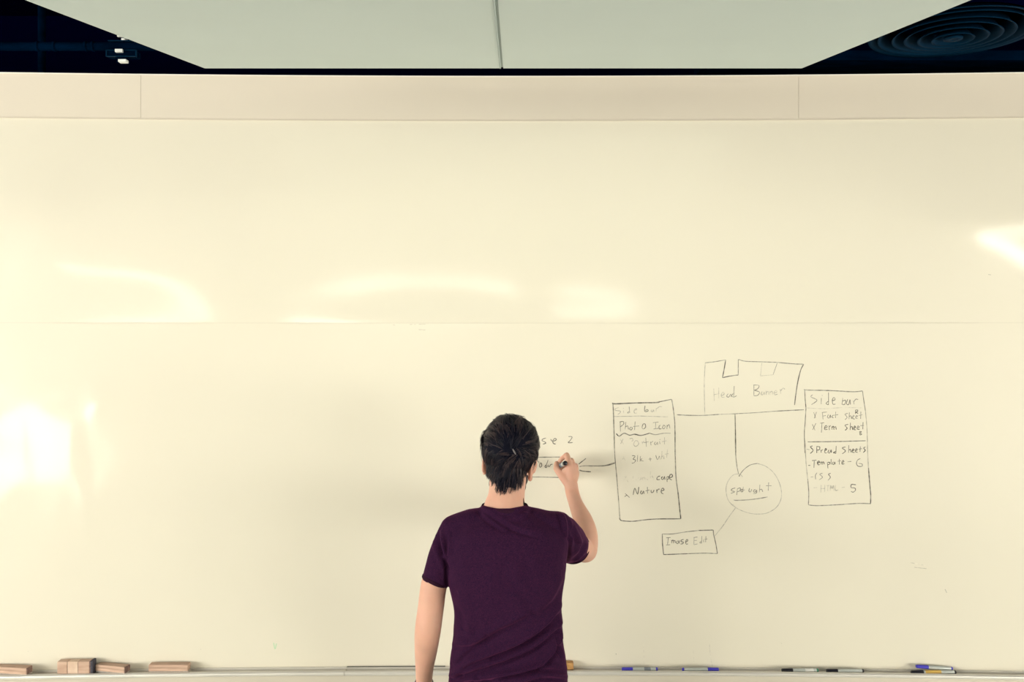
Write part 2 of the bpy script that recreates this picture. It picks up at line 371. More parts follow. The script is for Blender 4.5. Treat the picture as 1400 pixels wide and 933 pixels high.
# ------------------------------------------------------------------ pen tray along the foot of the board
pt = thing('pen_tray', 'long aluminium pen tray running along the bottom edge of the whiteboard', 'tray')
def rail(name, prof, x0, x1, m, n=30, zo=0.0):
    v, f = [], []
    k = len(prof)
    for x in np.linspace(x0, x1, n + 1):
        for (a, b) in prof: v.append((x, wall_y(x) + a, b + zo + 0))
    for i in range(n):
        for j in range(k):
            q = i * k + j; r = i * k + (j + 1) % k; f.append((q, r, r + k, q + k))
    f.append(tuple(range(k))[::-1]); f.append(tuple(range(n * k, (n + 1) * k)))
    return link(name, mesh(name, v, f), m, pt)
xs_ = (475 - 700) / 382.35
T0 = Z_TRAY
back = [(0.0, T0 - .012), (0.0, T0 + .001), (-0.006, T0 + .001), (-0.006, T0 - .006), (-0.041, T0 - .006), (-0.041, T0 - .012)]
lip = [(-0.0405, T0 - .012)] + [(-0.0490 + .0085 * math.cos(a), T0 - .0045 + .0075 * math.sin(a)) for a in np.linspace(0.1, PI, 9)] + [(-0.0575, T0 - .010), (-0.0545, T0 - .013)]
for (a, b, zo) in ((-BW, xs_ - .0008, 0.0), (xs_ + .0008, BW, -0.0008)):
    rail('channel', back, a, b, M['alu_flat'], zo=zo); rail('front_lip', lip, a, b, M['alu'], zo=zo)
rail('shade_strip', [(-0.0395, T0 - .0059), (-0.0395, T0 - .0045), (-0.0415, T0 - .0045), (-0.0415, T0 - .0059)], -BW, BW, M['tray_dark'])  # solid dark strip standing in for shade where channel meets lip
rail('top_joint', [(-.001, T0 + .0005), (-.001, T0 + .003), (-.0065, T0 + .003), (-.0065, T0 + .0005)], xs_, xs_ + 0.35, M['tray_dark'])
TZ = T0 - .006                                        # where things rest

# ------------------------------------------------------------------ wooden erasers on the tray
GE = None
def tray_y(x, off=-0.0265): return wall_y(x) + off
def pxX(px, Y=-0.03): return (px - CX) * (Y - CAMY) / F
def eraser(px0, px1, h, label, rz=0.0, depth=0.032, felt='pale_felt', end=True, wm='wood'):
    x0, x1 = pxX(px0), pxX(px1); xc = (x0 + x1) / 2; L = x1 - x0
    e = thing('wooden_eraser', label, 'eraser', (xc, tray_y(xc), TZ), (0, 0, rz))
    fh = 0.010
    bx('felt_pad', M[felt], -L / 2 + .001, L / 2 - .001, -depth / 2 + .001, depth / 2 - .001, 0, fh, e, .001)
    bx('wood_block', M[wm], -L / 2, L / 2 - .003, -depth / 2, depth / 2, fh, h, e, .0022)
    if end: bx('end_face', M['wood_end'], L / 2 - .003, L / 2, -depth / 2 + .001, depth / 2 - .001, fh + .0005, h - .001, e, .0008)  # darker end piece, the shaded side put into its colour
    return e
eraser(-8, 51, .033, 'wooden block eraser at the far left end of the tray, cut by the frame', -0.12)
eraser(136, 181, .032, 'wooden eraser lying flat against the upright one, end coloured dark for shade', -0.22)
eraser(208, 262, .033, 'wooden eraser lying alone, rightmost of the four on the left', 0.02, end=False)
x0, x1 = pxX(87), pxX(134); L = x1 - x0; xc = (x0 + x1) / 2
e = thing('wooden_eraser', 'taller wooden eraser standing upright, pale middle section and dark felt end', 'eraser', (xc, tray_y(xc), TZ), (0, 0, 0.05))
H = .049
bx('wood_block', M['wood_up'], -L / 2, -L / 2 + .034, -.016, .016, 0, H, e, .002)
bx('wood_block', M['wood_pale'], -L / 2 + .0352, -L / 2 + .0705, -.0155, .0155, 0, H - .0005, e, .0015)['label'] = 'pale middle section'
bx('wood_block', M['wood_up'], -L / 2 + .0717, L / 2 - .0125, -.016, .016, 0, H - .001, e, .0015)
bx('joint_layer', M['wood_end'], -L / 2 + .0335, L / 2 - .012, -.0145, .0145, .001, H - .002, e)
bx('red_layer', M['wood_end'], L / 2 - .0125, L / 2 - .008, -.016, .016, 0, H - .001, e, .001)
bx('felt_pad', M['felt'], L / 2 - .008, L / 2, -.017, .017, .0005, H + .001, e, .0015)
x0, x1 = pxX(752), pxX(784); L = x1 - x0; xc = (x0 + x1) / 2
e = thing('wooden_block', 'small orange-brown wooden eraser half hidden behind the man at his right hip', 'eraser', (xc, tray_y(xc, -.02), TZ))
bx('wood_block', M['cork'], -L / 2, L / 2, -.014, .014, .005, .030, e, .002); bx('felt_pad', M['felt'], -L / 2 + .001, L / 2 - .001, -.013, .013, 0, .005, e)

# ------------------------------------------------------------------ markers
def marker_parts(t, L, r, cap, end, capfrac=0.30, printed=None):
    h = L / 2; cx = -h + L * capfrac
    cyl_x('cap', M[cap], [(-h, r * .72), (-h + .002, r * .86), (-h + .006, r * .92), (cx - .002, r), (cx, r * .98)], t)
    cyl_x('barrel', M['barrel'], [(cx, r * .90), (cx + .004, r * .97), (h - .008, r * .97), (h - .007, r * .9)], t)
    cyl_x('end_plug', M[end], [(h - .0072, r * .86), (h - .006, r * .95), (h - .0015, r * .9), (h, r * .6)], t)
    if printed: cyl_x('label_band', M[printed[0]], [(-h + L * printed[1], r * .985), (-h + L * printed[2], r * .985)], t)
GM = None
def marker(px0, px1, cap, end, label, flip=False, dz=0.0, tilt_=0.0, dy=-0.030, rz=0.0, r=.0072, printed=None, capfrac=.3):
    x0, x1 = pxX(px0), pxX(px1); xc = (x0 + x1) / 2
    t = thing('marker', label, 'marker', (xc, tray_y(xc, dy), TZ + r + dz), (0, tilt_, rz + (PI if flip else 0)))
    marker_parts(t, x1 - x0, r, cap, end, capfrac, printed); return t
marker(850, 899, 'blue', 'blue', 'blue marker with its cap at the left end, nearest the man', printed=('print', .62, .80))
marker(932, 982, 'blue', 'blue', 'blue marker with its cap at the right end, second from the man', flip=True)
marker(1067, 1117, 'black', 'green', 'black-capped silver marker with a green tail end', printed=('white_metal', .63, .86))
marker(1127, 1178, 'black', 'black', 'black-capped plain silver marker with a black tail end, right of the green-tailed one')
marker(1240, 1301, 'black', 'black', 'black-capped marker with a yellow label, lying under a blue one', capfrac=.27, printed=('yellow', .31, .66), dy=-.031)
marker(1249, 1299, 'blue', 'blue', 'blue-capped marker lying slanted on top of the yellow-labelled one', capfrac=.33, dz=.0125, tilt_=.065, dy=-.017, r=.0065)

# ------------------------------------------------------------------ handwriting (marker ink lying on the board)
R = {'3': (640, 560, 7.0), '4': (820, 480, 7.347), '5': (820, 590, 7.347), '6': (1000, 480, 6.667), '7': (1000, 580, 6.667), '8': (880, 660, 6.667), '0': (0, 0, 1)}
def catmull(pts, n=4):
    if len(pts) < 3: return pts
    out = []
    for i in range(len(pts) - 1):
        p0, p1, p2, p3 = pts[max(i - 1, 0)], pts[i], pts[i + 1], pts[min(i + 2, len(pts) - 1)]
        for k in range(n):
            t = k / n
            out.append(tuple(0.5 * ((2 * b) + (-a + c) * t + (2 * a - 5 * b + 4 * c - d) * t * t + (-a + 3 * b - 3 * c + d) * t ** 3)
                             for a, b, c, d in zip(p0, p1, p2, p3)))
    out.append(pts[-1]); return out
def wallpt(px, py):
    Y = 0.0
    for _ in range(3):
        p = P(px, py, Y); Y = board_y(p.x, p.z) - .0004
    return P(px, py, Y)
def write(name, spec, label=None):
    """spec: lines 'region tone width | x,y x,y ... ; x,y ...' in the units of that region"""
    mats, v, f, mi = [], [], [], []
    for line in spec.strip().split('\n'):
        head, body = line.split('|'); reg, tone, wd = head.split(); ox, oy, sc = R[reg]; wd = float(wd)
        if tone not in mats: mats.append(tone)
        for stroke in body.split(';'):
            pts = [tuple(map(float, q.split(','))) for q in stroke.split()]
            if not pts: continue
            if len(pts) == 1: pts = [pts[0], (pts[0][0] + sc * .8, pts[0][1] + sc * .5)]
            L = sum(math.dist(a, b) for a, b in zip(pts, pts[1:])) / sc
            pts = catmull(pts, 4 if L < 60 else 8)
            if len(pts) == 2 and L > 20: pts = [tuple(a + (b - a) * k / 12 for a, b in zip(*pts)) for k in range(13)]
            W = [wallpt(ox + a / sc, oy + b / sc) for a, b in pts]
            base = len(v)
            for i, p in enumerate(W):
                t = W[min(i + 1, len(W) - 1)] - W[max(i - 1, 0)]
                nrm = Vector((-t.z, 0, t.x)); nrm = nrm.normalized() if nrm.length > 1e-9 else Vector((1, 0, 0))
                h = wd / 382.35 / 2 * (0.85 + 0.3 * noise.noise(Vector((p.x * 60, p.z * 60, 3))))
                if i in (0, len(W) - 1): h *= .7
                for s in (1, -1):
                    q = p + nrm * h * s; v.append((q.x, board_y(q.x, q.z) - .0004, q.z))
                for s in (1, -1):
                    q = p + nrm * h * s; v.append((q.x, board_y(q.x, q.z) - .0001, q.z))
            for i in range(len(W) - 1):
                a = base + 4 * i; b = a + 4
                for q in ((a, a + 1, b + 1, b), (a, b, b + 2, a + 2), (a + 1, a + 3, b + 3, b + 1)): f.append(q); mi.append(mats.index(tone))
    me = mesh(name, v, f)
    for t in mats: me.materials.append(INK[t])
    for p, k in zip(me.polygons, mi): p.material_index = k
    o = link(name, me, None, wb)
    if label: o['label'] = label
    if name in ('handwriting', 'ink_smudge'): o['kind'] = 'stuff'
    return o
write('diagram_box', """4 D 1.9 | 130,522 150,532 350,524 560,520 600,512 ; 600,512 720,487
4 M 1.5 | 722,487 735,560 752,700 755,800 757,930
5 M 1.5 | 757,0 757,200 765,450 778,560
5 D 1.7 | 778,560 790,650 803,780 812,860 812,880
5 D 1.5 | 812,880 560,882 430,893 ; 430,893 330,905 230,900 205,888 200,870
4 D 1.6 | 132,525 138,640 142,780
4 M 1.3 | 142,780 148,930
5 M 1.2 | 143,0 152,250 170,450 190,700 203,885
4 F 1.0 | 140,660 300,658 400,655 560,660 685,663
4 D 1.5 | 165,830 195,857 245,828 300,848 350,838 415,850 500,827
4 M 1.2 | 500,827 560,842 640,828 712,828""", 'hand-drawn tall box around the left Side bar list')
write('handwriting', """4 F 1.1 | 190,570 160,580 155,598 205,605 205,620 180,640 ; 238,600 240,625 ; 235,575 ; 345,600 370,590 365,580 345,600 350,625 372,625 ; 525,590 515,605 530,612 540,592 545,612 ; 565,612 568,575 ; 575,580 600,560 625,562
4 M 1.3 | 295,560 300,625 ; 302,605 280,620 290,626 ; 455,550 450,590 455,610 485,605 480,590 455,600""", 'faded words Side bar in the left box')
write('handwriting', """4 M 1.15 | 205,710 208,810 ; 200,715 235,710 240,735 205,765 ; 262,715 255,790 ; 258,765 280,755 288,790 ; 310,765 300,785 315,795 328,775 310,765 ; 355,710 350,795 ; 335,760 395,755 ; 435,735 425,770 440,785 460,765 455,735 435,735 ; 535,722 590,715 ; 562,720 560,780 ; 540,785 590,778 ; 610,745 595,760 600,785 620,780 ; 640,745 630,775 645,782 658,760 640,745 ; 675,745 675,785 ; 677,760 695,740 705,780""", 'handwritten words Photo Icon')
write('handwriting', """5 F 1.1 | 205,80 240,130 ; 235,75 210,125 ; 300,75 325,72 335,90 320,100 ; 355,95 340,130 360,152 390,130 380,98 355,95 ; 425,105 430,128 ; 430,115 445,98
5 M 1.2 | 462,65 468,155 ; 440,115 490,105 ; 510,105 515,140 ; 515,115 535,98 ; 560,105 548,125 562,135 578,110 582,135 ; 600,100 605,130 ; 602,82
5 F 1.1 | 650,60 650,130 ; 625,105 670,95""", 'faded handwritten word Portrait')
write('handwriting', """5 V 1.1 | 215,320 240,260 ; 235,250 270,325
5 M 1.1 | 325,245 355,250 335,280 360,290 345,315 322,322 ; 380,240 378,305 ; 408,250 405,305 ; 425,275 408,290 440,300 ; 490,280 520,278 ; 505,265 508,300 ; 562,240 580,285 600,248
5 F 1.1 | 600,248 608,285 ; 625,200 622,280 ; 622,260 640,245 645,280 ; 680,180 672,265 ; 655,230 690,225""", 'faded handwriting Blk + Wht')
write('handwriting', """5 V 1.2 | 250,450 285,510 ; 270,450 240,495 ; 335,450 335,492 370,488 ; 395,465 385,485 410,488 415,465 ; 430,465 432,490 ; 432,472 450,462 455,490 ; 470,480 485,490 ; 510,380 508,490 ; 545,440 525,455 545,475 525,492
5 D 1.3 | 605,450 580,460 575,485 605,485 ; 630,455 618,475 635,485 650,455 655,488 ; 672,458 677,510 ; 672,462 690,455 688,480 674,485 ; 700,470 730,455 722,432 705,440 700,475 725,490""", 'handwritten word Landscape, first half nearly rubbed out')
write('handwriting', """5 D 1.35 | 255,625 298,665 ; 250,657 272,642 ; 335,640 352,572 380,632 392,560 ; 420,595 410,620 425,630 440,600 445,630 ; 478,560 480,625 ; 460,600 500,590 ; 515,590 518,615 535,612 545,590 ; 570,585 575,620 ; 573,602 588,582 602,582 ; 620,600 645,590 635,572 620,585 618,615 640,630""", 'handwritten word Nature')
write('diagram_box', """4 F 1.0 | 1060,120 1052,250 1050,400 1055,635
4 M 1.2 | 1060,120 1150,110 1265,90
4 D 1.4 | 1265,90 1250,180 1232,270 ; 1232,270 1300,255 1390,242
6 M 1.2 | 0,228 62,222 ; 62,222 63,78 ; 63,78 130,95 280,100 420,105
6 M 1.5 | 420,105 560,118 658,122
6 D 1.6 | 658,122 630,180 600,310 575,495 ; 573,490
6 F 1.0 | 277,110 265,228 ; 265,228 380,218 ; 380,218 418,110
6 M 1.2 | 380,218 418,110""", 'hand-drawn banner outline with two notches along its top')
write('handwriting', """4 F 1.15 | 1145,380 1150,505 ; 1195,370 1195,475 ; 1148,440 1200,430 ; 1225,450 1250,435 1240,415 1222,435 1225,465 1255,465
4 M 1.15 | 1290,430 1275,455 1295,465 1315,435 1320,465 ; 1350,355 1345,460 ; 1340,430 1325,450 1345,465 1375,450
6 M 1.15 | 205,310 205,410 ; 200,312 250,315 240,345 205,360 ; 205,360 255,375 240,405 205,410
6 F 1.2 | 280,370 270,395 285,400 298,375 302,400 ; 315,365 318,400 ; 318,380 335,370 340,400 ; 350,370 352,400 ; 352,380 370,368 375,398 ; 390,385 415,375 405,360 388,380 395,400 420,395 ; 445,350 450,390 ; 450,365 470,340 488,350""", 'handwritten words Head Banner')
write('connecting_line', """4 M 1.5 | 775,642 900,648 1050,648 1200,638
4 F 1.2 | 1200,638 1320,634 1390,632
6 M 1.1 | 0,575 200,565 400,550
6 M 1.5 | 400,550 660,537
6 D 1.4 | 33,575 38,800 40,933
7 M 1.2 | 36,0 38,250 50,380 66,460
7 D 2.2 | 72,470 70,478""", 'line joining both lists with a stem down to the circle')
write('diagram_circle', """7 M 1.2 | 72,470 110,420 170,375 235,360
7 F 1.1 | 235,360 310,385 380,440 430,520 455,610 450,690 410,760 330,810 240,822 150,810 60,775 10,735
5 F 1.1 | 1434,458 1415,436 1390,430 1340,440 1290,500 1268,580 1285,680 1330,740 1380,775""", 'loosely drawn faint circle')
write('handwriting', """8 M 1.3 | 835,50 805,60 800,75 830,85 795,100 ; 855,55 848,115 ; 855,58 880,50 878,75 852,85 ; 890,65 885,80 900,85 905,65 890,65 ; 908,40 905,85 ; 895,72 922,68 ; 965,50 960,80 975,85 985,60 ; 1020,65 1000,75 1010,90 1030,70 ; 1030,66 1028,95 1000,103 ; 1060,20 1055,90 ; 1056,70 1075,62 1085,85 ; 1140,0 1135,75 ; 1115,30 1165,30
8 M 1.4 | 820,160 850,163 960,158 1060,145 1130,132""", 'handwritten word Spotlight, underlined')
write('connecting_line', """8 F 1.1 | 843,225 780,310 720,400 645,492""", 'slanting line from the circle to the small box')
write('diagram_box', """8 M 1.2 | 170,470 260,470 380,452 500,438
8 D 1.5 | 500,438 635,434
8 D 1.4 | 635,434 638,475 660,570 672,650 ; 170,470 172,560 182,660 ; 182,658 400,650
8 M 1.2 | 400,650 560,645 672,650""", 'small hand-drawn box lowest in the diagram')
write('handwriting', """8 D 1.2 | 205,505 245,502 ; 225,505 218,565 ; 205,572 240,568 ; 255,525 255,555 ; 258,535 268,525 272,555 ; 272,535 285,530 288,552 ; 310,530 298,550 312,558 322,530 325,558 ; 365,520 345,525 340,538 362,545 355,558 335,562 ; 385,545 403,530 395,520 382,540 388,562 403,560
8 M 1.15 | 460,500 458,565 ; 455,502 490,498 ; 458,530 485,528 ; 458,568 490,560 ; 530,490 528,555 ; 525,535 510,550 528,552 ; 545,520 548,545 ; 568,490 565,545 ; 555,520 580,515""", 'handwritten words Image Edit')
write('diagram_box', """6 M 1.5 | 660,352 700,358 900,362 1110,373 1195,365
6 D 1.3 | 668,355 672,440 680,520
6 M 1.2 | 680,520 672,650 665,750 670,933 ; 1195,365 1205,440 1222,550
6 F 1.2 | 1222,550 1235,700 1240,820 1242,933
7 F 1.2 | 670,150 680,350 695,500 ; 1238,200 1250,400
7 M 1.4 | 695,500 705,620 702,738 ; 702,738 780,745 950,738 1150,725 1270,727
7 D 1.6 | 1250,400 1262,560 1270,650 1268,730
6 V 1.1 | 680,520 850,528 1000,518 1185,520
6 M 1.5 | 695,830 900,828 1050,825 1225,820""", 'hand-drawn tall box around the right Side bar list')
write('handwriting', """6 M 1.2 | 740,400 725,420 780,450 730,490 ; 820,430 818,485 ; 825,405 ; 885,380 885,490 ; 882,460 862,480 885,492 ; 920,455 945,445 935,425 920,445 925,485 948,485 ; 1015,430 1008,490 ; 1010,460 1040,450 1035,485 1010,490 ; 1060,440 1050,480 1068,490 1080,445 1085,490 ; 1112,455 1118,488 ; 1115,465 1135,440 1155,445""", 'handwritten words Side bar in the right box')
write('handwriting', """6 M 1.1 | 750,560 768,612 ; 775,558 755,615 ; 830,560 835,625 ; 825,562 870,558 ; 832,595 860,590 ; 885,580 875,605 890,612 902,585 905,612 ; 930,585 915,600 930,612 ; 950,555 948,612 ; 930,588 972,582 ; 1060,570 1035,580 1055,605 1035,628 ; 1075,560 1072,622 ; 1073,600 1090,592 1095,620 ; 1105,605 1120,595 1110,588 1105,615 1125,622 ; 1132,605 1150,598 1140,588 1132,612 1150,618 ; 1180,555 1178,620 ; 1160,590 1195,582
6 D 1.2 | 1130,540 1130,575 ; 1128,542 1150,540 1148,555 1132,558 1155,572""", 'handwritten words Fact Sheet with a small R above')
write('handwriting', """6 M 1.2 | 738,670 762,725 ; 770,660 740,720 ; 808,660 845,655 ; 825,660 820,745
6 D 1.25 | 850,705 872,695 862,680 850,700 852,718 875,715 ; 890,680 892,722 ; 892,695 905,680 ; 915,690 918,720 ; 918,700 930,688 935,720 ; 936,700 950,692 955,718 ; 1065,670 1035,680 1055,705 1035,725 ; 1085,655 1082,722 ; 1083,700 1100,690 1105,720 ; 1115,705 1132,698 1122,685 1115,715 1135,720 ; 1145,705 1165,695 1152,685 1145,712 1168,715 ; 1200,650 1198,715 ; 1175,682 1208,680 ; 1168,735 1170,765 ; 1168,735 1185,738 1172,750 1188,760 1170,768""", 'handwritten words Term Sheet with a small B below')
write('handwriting', """7 M 1.1 | 685,230 710,235
7 D 1.25 | 740,200 720,210 745,240 718,270 ; 778,205 778,265 ; 775,205 805,210 800,235 780,238 ; 815,235 818,262 ; 818,245 835,232 ; 850,245 868,235 858,225 850,245 855,265 870,262 ; 890,235 880,258 895,265 908,235 912,262 ; 955,200 952,270 ; 950,250 930,262 955,268 ; 1040,210 1010,220 1040,245 1010,272 ; 1070,195 1068,262 ; 1070,240 1085,232 1090,260 ; 1100,245 1118,238 1108,228 1100,255 1122,260 ; 1130,245 1148,235 1138,225 1130,252 1150,258 ; 1175,205 1172,255 ; 1160,230 1190,225 ; 1222,210 1205,220 1220,240 1200,262""", 'handwritten words Spread Sheets')
write('handwriting', """7 D 1.25 | 700,378 718,378 ; 735,335 775,330 ; 755,335 752,400 ; 785,355 805,350 795,338 785,352 790,372 805,370 ; 812,345 815,370 ; 815,355 825,345 828,370 ; 830,352 840,345 845,368 ; 875,350 880,405 ; 876,352 895,350 892,368 878,372 ; 908,320 908,370 ; 930,345 920,362 932,370 942,345 945,368 ; 983,318 985,370 ; 968,340 998,336 ; 1005,350 1025,345 1018,332 1008,345 1010,365 1030,362
7 M 1.3 | 1058,345 1092,342 ; 1175,315 1150,330 1140,360 1155,385 1190,385 1190,365 1160,360""", 'handwritten Template - G')
write('handwriting', """7 M 1.15 | 722,485 745,482 ; 780,445 765,470 768,505 ; 830,450 805,460 830,485 800,510 ; 905,450 885,460 902,485 880,515""", 'faint handwriting CSS')
write('handwriting', """7 F 1.2 | 750,582 780,580 ; 818,555 815,625 ; 852,555 850,620 ; 818,590 850,588 ; 865,562 895,560 ; 880,562 878,612 ; 900,610 905,560 918,590 930,560 935,610 ; 948,555 948,605 975,600 ; 1005,580 1032,576
7 D 1.3 | 1135,555 1095,552 1092,580 1125,585 1130,605 1110,622 1090,615""", 'handwriting HTML - 5, the 5 darker')
write('handwriting', """3 D 1.3 | 655,312 664,322 674,316 ; 745,275 715,285 708,300 735,312 742,325 715,333 ; 790,285 805,305 830,300 846,288 830,278 812,298 815,325 838,333
3 D 1.2 | 960,262 985,260 995,270 975,300 958,320 1000,318""", 'handwriting above the boxed word beside his head')
write('diagram_box', """3 M 1.3 | 480,459 640,459 890,457 940,457
3 M 1.4 | 480,648 620,648 720,649 840,652 880,653""", 'two ruled lines of the box the man is writing in')
write('handwriting', """3 M 1.1 | 645,500 670,498 678,515
3 D 1.2 | 690,515 682,540 690,555 705,540 700,515 690,515 ; 765,485 745,545 ; 745,530 735,550 748,558 757,540 ; 765,530 768,548 780,545 790,530 808,525""", 'half-written word left of the pen hand')
write('arrow', """3 D 1.9 | 1058,525 1128,470
3 M 1.4 | 1065,548 1120,541 1280,542 1340,530 1400,512
5 M 1.4 | 0,348 60,345 110,335 152,318
3 D 1.8 | 1065,582 1100,592 1175,598""", 'arrow from the left box to the writing hand')
write('ink_smudge', """0 V 1.3 | 1244,769.5 1252,771 1265,773.5
0 F 1.2 | 1250,776 1267,778
0 F 1.5 | 1292,806 1294.5,811
0 F 1.6 | 1351,375.5 1355,376""")
write('ink_smudge', """0 V 1.0 | 880,880 880.5,908 ; 948,890 949,907
0 V 1.0 | 970,880 971,895 974,912
0 M 1.4 | 842,894 842.7,895.5
0 V 1.6 | 1296,875 ; 1310,874 ; 1068,880 ; 38,891 ; 274,888 ; 142,876 ; 200,652""")
write('ink_smudge', """0 G 1.3 | 374,879 376,888 378,880""", 'tiny green tick mark low on the board')
write('ink_smudge', """0 V 1.2 | 537,444 540,445 ; 560,444 582,443.5
0 V 2.5 | 572,451 582,451.5""")


# ------------------------------------------------------------------ the man at the board
class Soup:
    def __init__(s): s.v = []; s.f = []
    def tube(s, pts, rad, n=20, sub=4, ref=(0, 0, 1), cap=True):
        """pts: joints; rad: radius or (r_side, r_ref) per joint; rounded ends, smooth taper"""
        rr = [(r, r) if not isinstance(r, (tuple, list)) else tuple(r) for r in rad]
        if len(pts) > 2 and sub > 1:
            q = catmull([(*p, *r) for p, r in zip(pts, rr)], sub)
        else: q = [(*p, *r) for p, r in zip(pts, rr)]
        pts = [Vector(a[:3]) for a in q]; rr = [(max(a[3], .001), max(a[4], .001)) for a in q]
        if cap:
            t0 = (pts[0] - pts[1]).normalized(); t1 = (pts[-1] - pts[-2]).normalized()
            P0, R0, P1, R1 = pts[0], rr[0], pts[-1], rr[-1]
            A = [(P0 + t0 * max(R0) * math.sin(a), tuple(r * max(math.cos(a), .02) for r in R0)) for a in (1.5, 1.1, .7, .35)]
            B = [(P1 + t1 * max(R1) * math.sin(a), tuple(r * max(math.cos(a), .02) for r in R1)) for a in (.35, .7, 1.1, 1.5)]
            pts = [a[0] for a in A] + pts + [b[0] for b in B]; rr = [a[1] for a in A] + rr + [b[1] for b in B]
        base = len(s.v); ref = Vector(ref)
        for i, p in enumerate(pts):
            t = (pts[min(i + 1, len(pts) - 1)] - pts[max(i - 1, 0)]).normalized()
            a = t.cross(ref)
            a = a.normalized() if a.length > 1e-3 else Vector((1, 0, 0)); b = a.cross(t).normalized()
            for k in range(n):
                an = 2 * PI * k / n; s.v.append(p + a * math.cos(an) * rr[i][0] + b * math.sin(an) * rr[i][1])
        for i in range(len(pts) - 1):
            for k in range(n):
                q_, r_ = base + i * n + k, base + i * n + (k + 1) % n; s.f.append((q_, r_, r_ + n, q_ + n))
        s.f.append(tuple(range(base, base + n))[::-1]); e_ = base + (len(pts) - 1) * n; s.f.append(tuple(range(e_, e_ + n)))
    def rings(s, rs, n=40, ex=2.3):
        """stack of super-elliptic sections: (centre, rx, ry)"""
        q = catmull([(*c, a, b) for c, a, b in rs], 4); base = len(s.v)
        for a in q:
            for k in range(n):
                an = 2 * PI * k / n; c_, s_ = math.cos(an), math.sin(an)
                s.v.append(Vector((a[0] + a[3] * math.copysign(abs(c_) ** (2 / ex), c_), a[1] + a[4] * math.copysign(abs(s_) ** (2 / ex), s_), a[2])))
        for i in range(len(q) - 1):
            for k in range(n):
                q_, r_ = base + i * n + k, base + i * n + (k + 1) % n; s.f.append((q_, r_, r_ + n, q_ + n))
        s.f.append(tuple(range(base, base + n))[::-1]); e_ = base + (len(q) - 1) * n; s.f.append(tuple(range(e_, e_ + n)))
    def ball(s, c, r, mtx=None, n=20, m=12):
        base = len(s.v); c = Vector(c)
        for i in range(1, m):
            th = PI * i / m
            for k in range(n):
                ph = 2 * PI * k / n
                s.v.append(c + Vector((r[0] * math.sin(th) * math.cos(ph), r[1] * math.sin(th) * math.sin(ph), r[2] * math.cos(th))))
        s.v.append(c + Vector((0, 0, r[2]))); s.v.append(c - Vector((0, 0, r[2])))
        T, B = len(s.v) - 2, len(s.v) - 1
        for i in range(m - 2):
            for k in range(n):
                a, b = base + i * n + k, base + i * n + (k + 1) % n; s.f.append((a, a + n, b + n, b))
        for k in range(n):
            s.f.append((T, base + k, base + (k + 1) % n)); e_ = base + (m - 2) * n; s.f.append((B, e_ + (k + 1) % n, e_ + k))
        if mtx is not None:
            for i in range(base, len(s.v)): s.v[i] = mtx @ s.v[i]
    def move(s, start, mtx):
        for i in range(start, len(s.v)): s.v[i] = mtx @ s.v[i]
    def skin(s, name, voxel, it=4, fac=0.5, post=None):
        me = mesh(name + '_soup', s.v, s.f); o = bpy.data.objects.new(name + '_soup', me); C.objects.link(o)
        r = o.modifiers.new('r', 'REMESH'); r.mode = 'VOXEL'; r.voxel_size = voxel
        sm = o.modifiers.new('s', 'SMOOTH'); sm.factor = fac; sm.iterations = it
        dg = bpy.context.evaluated_depsgraph_get(); out = bpy.data.meshes.new_from_object(o.evaluated_get(dg))
        bpy.data.objects.remove(o); bpy.data.meshes.remove(me); out.name = name
        nv = len(out.vertices); co_ = np.empty(nv * 3); out.vertices.foreach_get('co', co_); co_ = co_.reshape(-1, 3)
        if post is not None:
            nr = np.empty(nv * 3); out.vertices.foreach_get('normal', nr); nr = nr.reshape(-1, 3)
            co_ = post(co_, nr); out.vertices.foreach_set('co', co_.ravel()); out.update()
        out.polygons.foreach_set('use_smooth', [True] * len(out.polygons))
        return out

def sec(py, l, r, ry, Y): return (P((l + r) / 2, py, Y), (r - l) / 2 * (Y - CAMY) / F, ry)
man = thing('person', 'man with dark hair and maroon t-shirt seen from behind, writing on the whiteboard', 'person', (-0.02, -0.57, 0))
OFF = Matrix.Translation((0.02, 0.57, 0))
def child(name, me, m, parent=man):
    me.transform(OFF) if parent is man else None
    return link(name, me, m, parent)

# head frame: x right, y forward, z up, origin between the ears
HEAD = Matrix.Translation(P(697, 629, -0.50)) @ Matrix.Rotation(math.radians(-13), 4, 'Z') @ Matrix.Rotation(math.radians(6), 4, 'Y') @ Matrix.Rotation(math.radians(-11), 4, 'X')
b = Soup()
